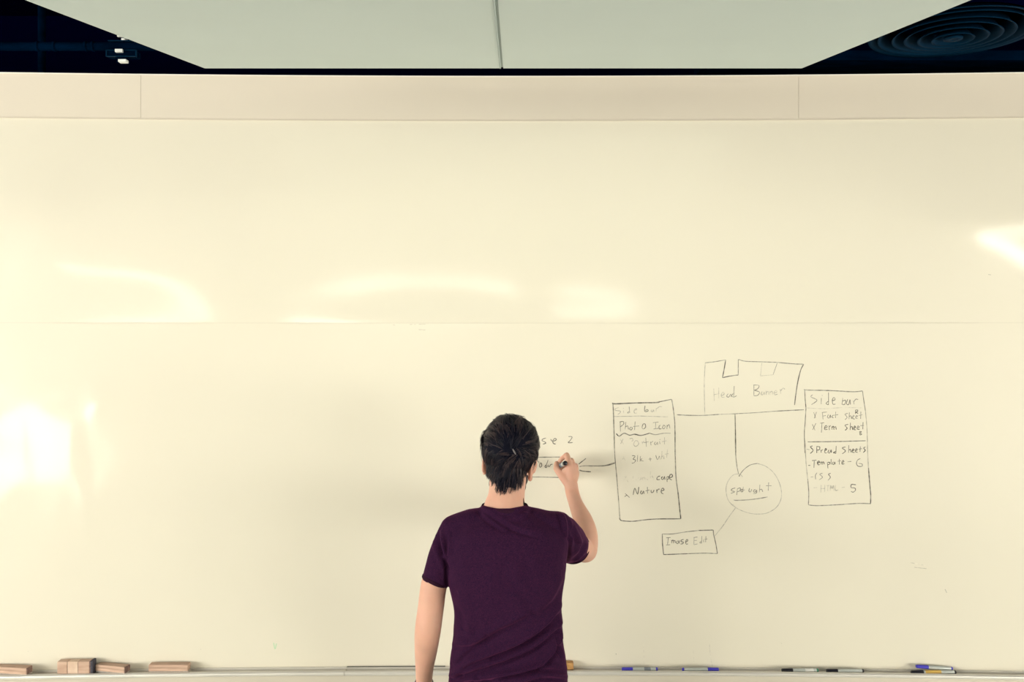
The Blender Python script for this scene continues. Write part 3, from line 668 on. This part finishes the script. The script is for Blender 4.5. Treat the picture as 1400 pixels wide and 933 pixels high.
# head
b.ball((0, -.008, .030), (.074, .094, .088)); b.ball((0, .030, -.040), (.057, .062, .068)); b.ball((0, .072, -.098), (.023, .020, .018))
b.ball((0, .050, .045), (.060, .046, .050)); b.ball((0, .082, .030), (.046, .014, .011))
for s in (-1, 1):
    b.ball((s * .040, .060, -.022), (.022, .024, .020)); b.ball((s * .039, .015, -.075), (.016, .035, .020))
    b.tube([(s * .041, .015, -.080), (s * .030, .055, -.098), (s * .012, .076, -.104)], [.014, .013, .012])
    b.ball((s * .013, .098, -.034), (.008, .010, .007))
b.tube([(0, .092, .018), (0, .104, -.006), (0, .117, -.030)], [.008, .0095, .012]); b.ball((0, .105, -.036), (.010, .012, .008))
b.ball((0, .092, -.062), (.025, .010, .007)); b.ball((0, .091, -.071), (.022, .010, .0075))
for s in (-1, 1):                                        # ears: bowl, rim, lobe
    k = len(b.v)
    b.ball((0, 0, 0), (.005, .016, .025)); b.ball((0, .004, -.026), (.006, .010, .011))
    b.tube([(s * .004, .012, -.005), (s * .006, .014, .012), (s * .008, .004, .027), (s * .010, -.010, .025), (s * .011, -.018, .010), (s * .010, -.016, -.010), (s * .006, -.006, -.026)], [.0042] * 7, 10)
    b.tube([(s * -.006, .004, 0), (s * .003, .004, 0)], [.014, .009], 10)
    b.move(k, Matrix.Translation((s * .0715, -.006, -.020)) @ Matrix.Rotation(s * math.radians(-20), 4, 'Z') @ Matrix.Rotation(math.radians(-6), 4, 'X'))
for i in range(len(b.v)): b.v[i] = HEAD @ Vector(b.v[i])
# neck and trapezius
b.tube([P(691, 716, -.585), P(690, 696, -.575), P(692.5, 678, -.56), P(694.5, 655, -.535), P(696, 636, -.515)], [(.072, .056), (.0640, .056), (.0545, .056), (.0545, .055), (.052, .05)], 28, ref=(0, 1, 0))
b.tube([P(690, 706, -.58), P(662, 713, -.585), P(636, 724, -.58)], [.040, .036, .036]); b.tube([P(694, 706, -.58), P(722, 712, -.585), P(748, 720, -.57)], [.040, .036, .036])
TORSO = [(985, 614, 774, .118, -.56), (955, 613, 776, .117, -.56), (930, 613.5, 776.5, .114, -.56), (905, 616, 774.5, .112, -.565), (880, 618, 770, .110, -.57), (850, 621, 768, .112, -.575),
         (820, 618.5, 768, .118, -.58), (790, 612, 771.5, .122, -.585), (765, 609, 775, .122, -.585), (740, 611, 777, .112, -.58), (722, 620, 768, .095, -.58), (709, 640, 748, .074, -.58), (698, 656, 728, .062, -.58)]
b.rings([(c, rx * .88, ry * .80) for c, rx, ry in (sec(*t) for t in TORSO)])
# left arm, hanging with the forearm carried forward
b.tube([P(628, 738, -.575), P(607, 768, -.58), P(594, 798, -.585), P(589, 832, -.595), P(585, 862, -.60), P(582.5, 889, -.56), P(580.3, 916, -.50), P(579.6, 938, -.45)],
       [.040, .040, .0392, .0386, .0386, .0340, .0272, .0245], 24, ref=(1, 0, 0))
wl = P(579.6, 938, -.45); d_ = (P(579.6, 965, -.40) - wl).normalized()
def finger(pts, rs): b.tube([Vector(p) for p in pts], rs, 14, 4, ref=(0, 1, .3))
for i, (dx, L, sp) in enumerate(((-.022, .080, -.10), (-.008, .088, -.03), (.007, .082, .03), (.021, .066, .10))):
    side = Vector((1, 0, 0)) * dx
    m0 = wl + d_ * .085 + side
    b.tube([wl + side * .5, m0], [.013, .012], 14)
    finger([m0, m0 + (d_ + Vector((sp * .3, .1, 0))).normalized() * L * .45, m0 + (d_ + Vector((sp * .3, .3, 0))).normalized() * L * .75, m0 + (d_ + Vector((sp * .2, .6, 0))).normalized() * L], [.0105, .0095, .0088, .0075])
finger([wl + d_ * .02 + Vector((.016, .01, 0)), wl + d_ * .055 + Vector((.040, .02, 0)), wl + d_ * .085 + Vector((.046, .035, 0)), wl + d_ * .105 + Vector((.044, .05, 0))], [.013, .0125, .0105, .0085])
# right arm, upper arm reaching to the board, forearm rising
b.tube([P(758, 727, -.560), P(775, 740, -.48), P(790, 748, -.39), P(799, 753, -.335)], [.034, .035, .0375, .0385], 24)
b.tube([P(799.5, 752.5, -.335), P(801.5, 741, -.31), P(801, 727, -.28), P(797, 712, -.245), P(791.5, 699, -.215), P(786.5, 687, -.185), P(782.5, 674, -.157), P(780.5, 662, -.145)],
       [.0405, .0385, .0365, .0325, .0275, .0240, (.0235, .0190), (.0235, .0165)], 24, ref=(0, -1, 1))
# writing hand
HS = len(b.v)
hand = {
 'index': ([(778, 634, -.130), (775, 622.6, -.098), (768.5, 627, -.062), (762.5, 634.5, -.045)], [.0115, .0100, .0088, .0074]),
 'middle': ([(783, 636, -.122), (781.5, 630, -.086), (773, 634.5, -.050), (766, 641, -.036)], [.0112, .0098, .0086, .0074]),
 'ring': ([(787, 641, -.112), (787, 637, -.074), (780, 643.5, -.040), (773, 648, -.033)], [.0108, .0094, .0084, .0072]),
 'pinky': ([(788.3, 648.5, -.104), (788.3, 645, -.068), (783, 651, -.038), (777, 654.5, -.034)], [.0100, .0086, .0076, .0066])}
for nm, (pp, rr_) in hand.items():
    pts = [P(*q) for q in pp]
    b.tube([P(781.5, 668, -.150), (P(781.5, 663, -.145) + pts[0]) / 2, pts[0]], [.0125, .0135, rr_[0]], 16)
    for k in range(3): b.tube([pts[k], pts[k + 1]], [rr_[k], rr_[k + 1]], 14)
th = [P(*q) for q in ((778, 664, -.148), (768.5, 651.5, -.132), (760.8, 641.2, -.112), (761.0, 634.0, -.088))]
for k in range(3): b.tube([th[k], th[k + 1]], [(.0150, .0135, .0112, .0088)[k], (.0135, .0112, .0092)[k]], 16)
b.ball(P(774.5, 648, -.128), (.0165, .014, .022)); b.ball(P(782.5, 652, -.128), (.019, .014, .028))
body_me = b.skin('body', 0.0030, it=4, fac=0.45)
# carve the eye sockets and the grip of the brow a little
beard_src = body_me
child('body', body_me, M['skin'])

# facial features as parts
def hchild(name, v, f, m, smooth=True):
    return child(name, mesh(name, [HEAD @ Vector(p) for p in v], f, smooth), m)
for s in (-1, 1):
    q = Soup(); q.ball((s * .031, .0735, .004), (.0115, .0115, .0085)); hchild('eye', q.v, q.f, M['eye'])
    q = Soup(); q.ball((s * .0315, .0848, .003), (.0050, .0022, .0050)); hchild('iris', q.v, q.f, M['iris'])
    q = Soup(); q.tube([(s * .018, .0800, .006), (s * .025, .0845, .0115), (s * .034, .0835, .0125), (s * .043, .0745, .007)], [.0022, .0034, .0034, .0022], 10)
    q.tube([(s * .019, .0795, .001), (s * .031, .0825, -.0055), (s * .042, .0740, .001)], [.0018, .0028, .0018], 10); hchild('eyelid', q.v, q.f, M['skin'])
    q = Soup(); q.tube([(s * .014, .0965, .024), (s * .032, .0930, .029), (s * .048, .080, .025)], [.003, .0042, .002], 8); hchild('eyebrow', q.v, q.f, M['hair_dark'])
q = Soup(); q.tube([(-.022, .093, -.066), (-.008, .1015, -.0625), (0, .102, -.0635), (.008, .1015, -.0625), (.022, .093, -.066)], [.0022, .004, .0036, .004, .0022], 10)
q.tube([(-.019, .093, -.069), (0, .1010, -.0715), (.019, .093, -.069)], [.0022, .0048, .0022], 10); hchild('lips', q.v, q.f, M['lips'])

# beard: jaw region of the skin, lifted
Hinv = HEAD.inverted() @ OFF.inverted()
nv = len(body_me.vertices); bc = np.empty(nv * 3); body_me.vertices.foreach_get('co', bc); bc = bc.reshape(-1, 3)
bn = np.empty(nv * 3); body_me.vertices.foreach_get('normal', bn); bn = bn.reshape(-1, 3)
A = np.array(Hinv); loc = bc @ A[:3, :3].T + A[:3, 3]
x_, y_, z_ = loc.T
keep = (z_ < -.046 + np.clip((.03 - y_) * 1.6, 0, .06)) & (z_ > -.128) & (y_ > .010 + np.clip((-.07 - z_) * .3, 0, 1)) & (np.abs(x_) < .066) & (y_ < .13)
keep &= (z_ > -.108) | (y_ > .055)
keep &= ~((np.abs(x_) < .026) & (z_ > -.079) & (z_ < -.052) & (y_ > .07)) & ~((np.abs(x_) < .055) & (z_ > -.044))
idx = -np.ones(nv, int); ids = np.nonzero(keep)[0]; idx[ids] = np.arange(len(ids))
fl = [tuple(idx[i] for i in p.vertices) for p in body_me.polygons if all(keep[i] for i in p.vertices)]
if fl:
    n0 = len(ids); up = bc[ids] + bn[ids] * .0028; dn = bc[ids] - bn[ids] * .002
    cnt = {}
    for p in fl:
        for a, c in zip(p, p[1:] + p[:1]): cnt[(a, c)] = 1
    F2 = list(fl) + [tuple(i + n0 for i in p[::-1]) for p in fl] + [(c, a, a + n0, c + n0) for (a, c) in cnt if (c, a) not in cnt]
    link('beard', mesh('beard', np.vstack([up, dn]), F2, True), M['hair_dark'], man)

# ---- t-shirt
sh = Soup()
sh.rings([(c, rx, ry) for c, rx, ry in (sec(*t) for t in [(t[0],) + t[1:] for t in TORSO[1:]])], 48, 2.35)
sh.rings([(P(690, 712, -.58), .090, .066), (P(690, 702, -.58), .077, .063), (P(690, 691.5, -.58), .0690, .0615)], 40, 2.0)
sh.tube([P(670, 712, -.585), P(645, 717.5, -.583), P(621.5, 723.5, -.578)], [.040, .0470, .0435], 24)
sh.tube([P(621.5, 724, -.578), P(615, 744, -.58), P(605, 768, -.583), P(593.4, 798, -.585)], [.0435, .0475, .0460, .0400], 28, cap=False, ref=(1, 0, 0))
sh.tube([P(718, 711, -.585), P(745, 719, -.58), P(761, 722, -.57)], [.041, .0475, .0500], 24)
sh.tube([P(761, 724, -.57), P(771, 732, -.51), P(778, 742, -.44), P(784, 749, -.375)], [.0495, .054, .0555, .0530], 28, cap=False)
FOLDS = [  # (points in photo columns/rows of the back, width, height mm)
 ([(767, 828), (746, 853), (720, 872), (690, 887), (643, 905), (619, 924)], 3.6, 6.5),
 ([(766, 852), (733, 881), (700, 897), (660, 911), (632, 921)], 3.2, 6.0),
 ([(718, 840), (697, 851), (677, 860), (643, 883), (621, 904)], 4.2, 4.5),
 ([(769, 866), (752, 896), (722, 915), (690, 921), (660, 924)], 3.2, 6.0),
 ([(619, 881), (643, 879), (660, 870)], 3.4, 4.0),
 ([(774, 915), (733, 911), (690, 922), (650, 931)], 3.0, 5.0),
 ([(772, 898), (766, 880), (767, 840)], 2.6, 4.0), ([(775, 926), (740, 924), (705, 936)], 3, 5),
 ([(616, 925), (640, 917), (668, 902)], 2.4, 4.0), ([(617, 935), (650, 928), (690, 931)], 3, 4.5),
 ([(598, 737), (602, 754), (609, 776)], 3.0, -2.2), ([(611, 733), (610.5, 760), (611.5, 797)], 2.6, -2.6), ([(604, 727), (606, 748), (614, 775)], 2.2, 3.5),
 ([(660, 692), (677, 704), (703, 719), (730, 728)], 3.4, 3.2), ([(656, 694), (668, 708), (690, 722)], 3.2, 2.2), ([(722, 694), (716, 704), (700, 710)], 3, 2.0),
 ([(772, 700), (777, 716), (778, 740), (775, 765)], 2.6, -2.4), ([(783, 712), (788, 730), (792, 742)], 2.8, 2.4), ([(797, 735), (790, 752), (779, 762)], 3.0, 2.8),
 ([(790, 722), (797, 740), (795, 755)], 2.6, -1.6), ([(776, 768), (788, 765), (798, 754)], 2.4, 3.0), ([(765, 700), (770, 712), (772, 728)], 2.6, 3.0),
 ([(630, 820), (640, 845), (641, 868)], 5, 2.0), ([(700, 780), (720, 805), (745, 820)], 7, 1.6), ([(765, 790), (755, 815), (735, 835)], 4.5, 2.5)]
def fold_post(co_, nr):
    d = co_[:, 1] - CAMY; px = CX + co_[:, 0] * F / d; py = CY - (co_[:, 2] - CAMZ) * F / d
    back = np.clip(-nr[:, 1] * 2.2, 0, 1); disp = np.zeros(len(co_))
    for pts, wd, h in FOLDS:
        pts = catmull([tuple(map(float, p)) for p in pts], 5)
        best = np.full(len(co_), 1e9); tt = np.zeros(len(co_)); sg = np.zeros(len(co_)); n = len(pts) - 1
        for i in range(n):
            (ax, ay), (bx_, by_) = pts[i], pts[i + 1]; dx, dy = bx_ - ax, by_ - ay
            t = np.clip(((px - ax) * dx + (py - ay) * dy) / (dx * dx + dy * dy + 1e-9), 0, 1)
            dd = (px - ax - t * dx) ** 2 + (py - ay - t * dy) ** 2; k = dd < best
            cr = (dx * (py - ay) - dy * (px - ax)) * (1 if dx >= 0 else -1)
            best[k] = dd[k]; tt[k] = ((i + t) / n)[k]; sg[k] = np.sign(cr)[k]
        q = np.sqrt(best) * sg; env = 0.4 + 0.6 * np.sin(PI * np.clip(tt, 0.03, .97)); env = env * np.exp(-np.clip(np.sqrt(best) - 40, 0, 99))
        prof = np.where(q < 0, np.exp(-(q / (wd * 1.5)) ** 2), np.exp(-(q / (wd * .85)) ** 2)) - 1.0 * np.exp(-((q - wd * 1.75) / (wd * .8)) ** 2)
        disp += h * .0018 * prof * env
    low = np.array([noise.noise(Vector(c * 11)) * .0035 + noise.noise(Vector((c[0] * 30, c[1] * 30, c[2] * 18))) * .0018 for c in co_])
    return co_ + nr * (disp * back + low)[:, None]
shirt_me = sh.skin('t_shirt', 0.0036, it=5, fac=0.5, post=fold_post)
child('t_shirt', shirt_me, M['shirt'])
def band(name, c, ax, ra, rb, up, rad, m, n=48, parent=man, sag=0.0):
    ax = Vector(ax).normalized(); u = ax.cross(Vector(up)).normalized(); v_ = ax.cross(u).normalized(); q = Soup(); N = 10
    ring = [Vector(c) + u * ra * math.cos(2 * PI * k / n) + v_ * rb * math.sin(2 * PI * k / n) for k in range(n)]
    for p_ in range(n):
        o_ = (ring[p_] - Vector(c)).normalized()
        for k in range(N):
            a = 2 * PI * k / N; q.v.append(ring[p_] + o_ * math.cos(a) * rad[0] + ax * math.sin(a) * rad[1])
    for p_ in range(n):
        for k in range(N):
            a, b_, c_, d2 = p_ * N + k, p_ * N + (k + 1) % N, ((p_ + 1) % n) * N + (k + 1) % N, ((p_ + 1) % n) * N + k
            q.f.append((a, b_, c_, d2))
    return child(name, mesh(name, q.v, q.f, True), m, parent)
band('collar', P(690, 694, -.580), (0, -.06, 1), .0672, .0600, (0, 1, 0), (.0030, .008), M['rib'])
hl = P(594.4, 794.5, -.585); band('sleeve_hem', hl, P(603, 776, -.583) - hl, .0392, .0392, (0, 1, 0), (.0016, .0055), M['rib'])
hr = P(783.4, 748.4, -.381); band('sleeve_hem', hr, P(778, 742, -.44) - hr, .0527, .0527, (0, 0, 1), (.0016, .0055), M['rib'])
wc = P(579.8, 935.5, -.456); band('wrist_strap', wc, P(581.2, 905, -.52) - wc, .0272, .0265, (0, 1, 0), (.0022, .0085), M['strap'])['label'] = 'dark wrist strap'

# ---- trousers and shoes (below the frame, so that he stands on the floor)
tr = Soup(); zc_ = lambda x, y, z: Vector((x, y, z))
tr.rings([(zc_(-.012, -.56, .80), .165, .108), (zc_(-.012, -.56, .90), .168, .106), (zc_(-.012, -.56, .985), .158, .098)], 36)
for s in (-1, 1): tr.tube([zc_(-.012 + s * .080, -.56, .84), zc_(-.012 + s * .092, -.555, .66), zc_(-.012 + s * .100, -.545, .48), zc_(-.012 + s * .105, -.56, .28), zc_(-.012 + s * .108, -.57, .10)], [.092, .086, .068, .064, .058], 24)
child('trousers', tr.skin('trousers', .008, 3), M['trousers'])
for s in (-1, 1):
    X = -.012 + s * .110; q = Soup()
    q.tube([zc_(X, -.60, .055), zc_(X + s * .006, -.52, .055), zc_(X + s * .016, -.44, .045), zc_(X + s * .020, -.385, .038)], [(.036, .042), (.040, .045), (.046, .034), (.040, .026)], 20); q.tube([zc_(X, -.575, .07), zc_(X, -.575, .12)], [.042, .042], 18)
    me_ = q.skin('shoe', .005, 3); so = child('shoe', me_, M['shoe'])
    q = Soup(); q.tube([zc_(X, -.605, .014), zc_(X + s * .006, -.52, .014), zc_(X + s * .016, -.44, .014), zc_(X + s * .020, -.385, .014)], [(.040, .013), (.042, .013), (.049, .013), (.043, .013)], 20)
    child('sole', mesh('sole', q.v, q.f, True), M['sole'])

# ---- hair: a cap of hair plus combed strands turning about the crown
HC = Vector((0, -.010, .020))
def ell_exit(u, c, r):
    o = HC - Vector(c); a = sum((u[i] / r[i]) ** 2 for i in range(3)); bb = sum(u[i] * o[i] / r[i] ** 2 for i in range(3)); cc = sum((o[i] / r[i]) ** 2 for i in range(3)) - 1
    D = bb * bb - a * cc
    return (-bb + math.sqrt(D)) / a if D > 0 else 0.0
from mathutils.bvhtree import BVHTree
BV = BVHTree.FromPolygons([v_.co for v_ in body_me.vertices], [tuple(p.vertices) for p in body_me.polygons])
H2O = OFF @ HEAD; O2H = H2O.to_3x3(); RC = {}
def Rneck(u):
    if u.z > .12 or u.y > -.25: return 0.0
    key = (round(u.x, 2), round(u.y, 2), round(u.z, 2))
    if key not in RC:
        a = H2O @ HC; d = (O2H @ u).normalized(); hit = BV.ray_cast(a + d * .24, -d, .24)
        RC[key] = (.24 - hit[3]) if hit[0] is not None and .03 < .24 - hit[3] < .19 else 0.0
    return RC[key]
def Rskin(u): return max(Rneck(u), ell_exit(u, (0, -.008, .030), (.074, .094, .088)), ell_exit(u, (0, -.026, -.045), (.0565, .058, .06)), ell_exit(u, (0, .050, .045), (.060, .046, .050)))
def sst(a, b_, x): t = min(max((x - a) / (b_ - a), 0), 1); return t * t * (3 - 2 * t)
def inhair(u):
    """signed measure, positive inside the hairline (metres)"""
    p = HC + u * Rskin(u)
    if p.y > .045: h = .068 - (p.y - .045) * .1
    elif p.y > .0: h = .016 + (p.y / .045) * .052
    elif p.y > -.035: h = .016 - (-p.y / .035) * .052
    else: h = -.036 - min((-p.y - .035) / .025, 1) * .060 + max(0, abs(p.x - .012) - .006) * .75
    return p.z - h
def thick(u):
    d = sst(-.004, .022, inhair(u)); up = sst(.15, .9, u.z)
    t = .0090 + .006 * up + .004 * sst(-.2, .8, u.y) * sst(.2, .7, u.z) - .005 * sst(.2, -.8, u.z) + .002 * sst(.1, .7, u.z) * sst(.0, -.5, u.x)
    tuft = .006 * math.exp(-((u.x + .22) / .26) ** 2 - ((u.z - .97) / .22) ** 2) + .002 * math.exp(-((u.x + .85) / .3) ** 2 - ((u.z - .45) / .3) ** 2) - .003 * math.exp(-((u.x + .62) / .16) ** 2 - ((u.z - .80) / .2) ** 2)
    return (t + tuft) * (.25 + .75 * d)
v, f = [], []; NU, NV = 96, 64
for j in range(NV + 1):
    th_ = PI * j / NV
    for i in range(NU):
        ph = 2 * PI * i / NU; u = Vector((math.sin(th_) * math.cos(ph), math.sin(th_) * math.sin(ph), math.cos(th_)))
        g = inhair(u); r = Rskin(u) + (thick(u) * .80 + .0015 * noise.noise(u * 9) if g > -.004 else -.006)
        if -.004 >= g: r = Rskin(u) - .008
        v.append(HC + u * r)
for j in range(NV):
    for i in range(NU):
        a, b_ = j * NU + i, j * NU + (i + 1) % NU; f.append((a, a + NU, b_ + NU, b_))
hair = hchild('hair', v, f, M['hair'])
WH = (HEAD.inverted().to_3x3() @ (P(703, 618, -.60) - (HEAD @ HC))).normalized()
def flow(u):
    t = (u - WH * u.dot(WH)); dist = math.acos(max(-1, min(1, u.dot(WH))))
    t = t.normalized() if t.length > 1e-4 else Vector((1, 0, 0)); sw = u.cross(t)
    g = t + sw * (-0.7 * math.exp(-dist / .45) - .2)
    g += Vector((0, 0, -1)) * (1.1 * sst(.1, -.5, u.z) + .25 * sst(.3, -.1, u.z))
    g += Vector((-.55, .75, .15)) * sst(.25, .75, u.z)                      # top combed forward and to the left
    g -= u * g.dot(u); return g.normalized()
v, f, mi = [], [], []; rng = random.Random(11); made = 0
def path(u, L, side0, lift, seg=6):
    """a lock's centre line over the head: list of (direction, height above the skin)"""
    cur = u.copy(); out = []; h0 = thick(u) * .55; h1 = thick(u) * 1.0 + .001 + lift
    for k in range(seg + 1):
        t = k / seg; out.append((cur.copy(), h0 + (h1 - h0) * math.sin(min(t * 1.9, 1.75))))
        d = flow(cur); sd = cur.cross(d); cur = (cur + (d + sd * side0 * (0.4 + t)) * (L / seg / max(Rskin(cur), .05))).normalized()
        if inhair(cur) < -.016: break
    return out
def strand(pts, wv, c_):
    n = len(pts); base = len(v)
    for k, p in enumerate(pts):
        t_ = (pts[min(k + 1, n - 1)] - pts[max(k - 1, 0)]).normalized(); o_ = (p - HC).normalized(); sd = t_.cross(o_).normalized()
        ww = wv * (1 - (k / (n - 1)) ** 2 * .85); v.extend([p - sd * ww, p + o_ * ww * .6, p + sd * ww])
    for k in range(n - 1):
        a = base + 3 * k
        for q in ((a, a + 1, a + 4, a + 3), (a + 1, a + 2, a + 5, a + 4), (a + 2, a, a + 3, a + 5)): f.append(q); mi.append(c_)
locks = 0
while locks < 620:
    u = Vector((rng.gauss(0, 1), rng.gauss(0, 1), rng.gauss(0, 1))).normalized(); g = inhair(u)
    if g < -.001 or ((u - WH).length < .045 and rng.random() < .8): continue
    locks += 1; near = sst(.32, .05, (u - WH).length)
    up = sst(.05, .75, u.z); nape = sst(-.25, -.75, u.z)
    L = (.024 + .024 * sst(0, .05, g) + .026 * up) * rng.uniform(.8, 1.2) * (1 - .45 * nape)
    if g < .018: L *= .6
    L *= 1 - .3 * near
    lift = rng.random() ** 2 * (.0012 + .006 * up) * (1 - nape * .7); side0 = rng.gauss(0, .22 + .2 * up)
    pa = path(u, L, side0, lift)
    if len(pa) < 3: continue
    shade = rng.random()
    for _ in range(13):
        off = Vector((rng.gauss(0, 1), rng.gauss(0, 1), rng.gauss(0, 1))) * .0036; dh = rng.uniform(-.0022, .0016); cut = rng.choice((0, 0, 1)) if len(pa) > 4 else 0
        pts = []
        for k in range(len(pa) - cut):
            d, hh = pa[k]; t = k / (len(pa) - 1)
            o2 = off - d * off.dot(d); pts.append(HC + d * (Rskin(d) + max(hh + dh, .001)) + o2 * (1.35 - t * (1.0 - .35 * nape)))
        strand(pts, rng.uniform(.00055, .0011), 1 if rng.random() < (.62 if shade > .62 else .10) else 0)
for _ in range(46):                                    # stray tips standing off the outline
    u = Vector((rng.gauss(0, 1), rng.gauss(-.1, .7), rng.gauss(.6, .8))).normalized()
    if inhair(u) < .02: continue
    pa = path(u, .050, rng.gauss(0, .3), rng.uniform(.004, .009), 7)
    if len(pa) < 4: continue
    for q in range(3): strand([HC + d * (Rskin(d) + hh) + Vector((q - 1, q * .5, 0)) * .0012 for d, hh in pa], .0008, 0)
me_ = mesh('strands', [OFF @ HEAD @ p for p in v], f, True); me_.materials.append(M['hair_dark']); me_.materials.append(M['hair_highlight'])
me_.polygons.foreach_set('material_index', mi)
st = link('strands', me_, None, hair); st['kind'] = 'stuff'

q = Soup(); q.ball((0, 0, 0), (.0105, .0022, .0026)); sc = HC + WH * (Rskin(WH) + thick(WH) * .93)
side_ = (Vector((1, 0, 0)) - WH * WH.x).normalized(); up_ = WH.cross(side_) * -1
R3 = Matrix((side_ * .62 - up_ * .78 * (1 if up_.z > 0 else -1), WH, side_ * .78 + up_ * .62 * (1 if up_.z > 0 else -1))).transposed()
link('crown_parting', mesh('crown_parting', [OFF @ HEAD @ (sc + R3 @ p) for p in q.v], q.f, True), M['scalp'], hair)['label'] = 'small bare patch at the crown'

# ---- the marker in his hand
B_, T_ = P(773.0, 633.4, -.192), P(760.5, 640.0, -.0035)
hm = thing('marker', 'silver marker with black tail end held in the writing hand', 'marker', (B_ + T_) / 2)
hm.rotation_mode = 'QUATERNION'; hm.rotation_quaternion = (B_ - T_).to_track_quat('X', 'Z')
hl_ = (B_ - T_).length / 2
cyl_x('barrel', M['barrel'], [(-hl_ + .022, .0070), (-hl_ + .024, .0074), (hl_ - .016, .0074), (hl_ - .015, .0070)], hm)
cyl_x('end_plug', M['black'], [(hl_ - .0152, .0070), (hl_ - .014, .0080), (hl_ - .002, .0078), (hl_, .0066)], hm)
cyl_x('nib_holder', M['black'], [(-hl_ + .0221, .0066), (-hl_ + .012, .0050), (-hl_ + .006, .0030)], hm)
cyl_x('nib', M['black'], [(-hl_ + .0061, .0022), (-hl_, .0016)], hm)
cyl_x('label_band', M['print'], [(-hl_ + .05, .00755), (hl_ - .05, .00755)], hm)


# ------------------------------------------------------------------ hanging lamps behind the camera, mirrored in the upper sheet
LN = ['short slim box lamp', 'long box lamp', 'slim box lamp', 'longest and deepest box lamp']
for i, (x, z, hw, hh) in enumerate(LAMPS):
    lt = thing('hanging_lamp', 'white %s hung at the far end of the room' % LN[i], 'lamp', (x, LAMP_Y, z), group='hanging lamps behind the camera')
    link('housing', box_mesh('housing', -hw - .01, hw + .01, -.16, .16, hh, hh + .035, .004), M['white_metal'], lt)
    link('lamp_diffuser', box_mesh('lamp_diffuser', -hw, hw, -.15, .15, -hh, hh, .004), M['lamp_bright' if i == 3 else 'lamp'], lt)
    for q in (-1, 1): link('cable', tube_mesh('cable', [(q * hw * .8, 0, hh + .035), (q * hw * .8, 0, DECK - z)], [.003, .003], 6), M['white_metal'], lt)
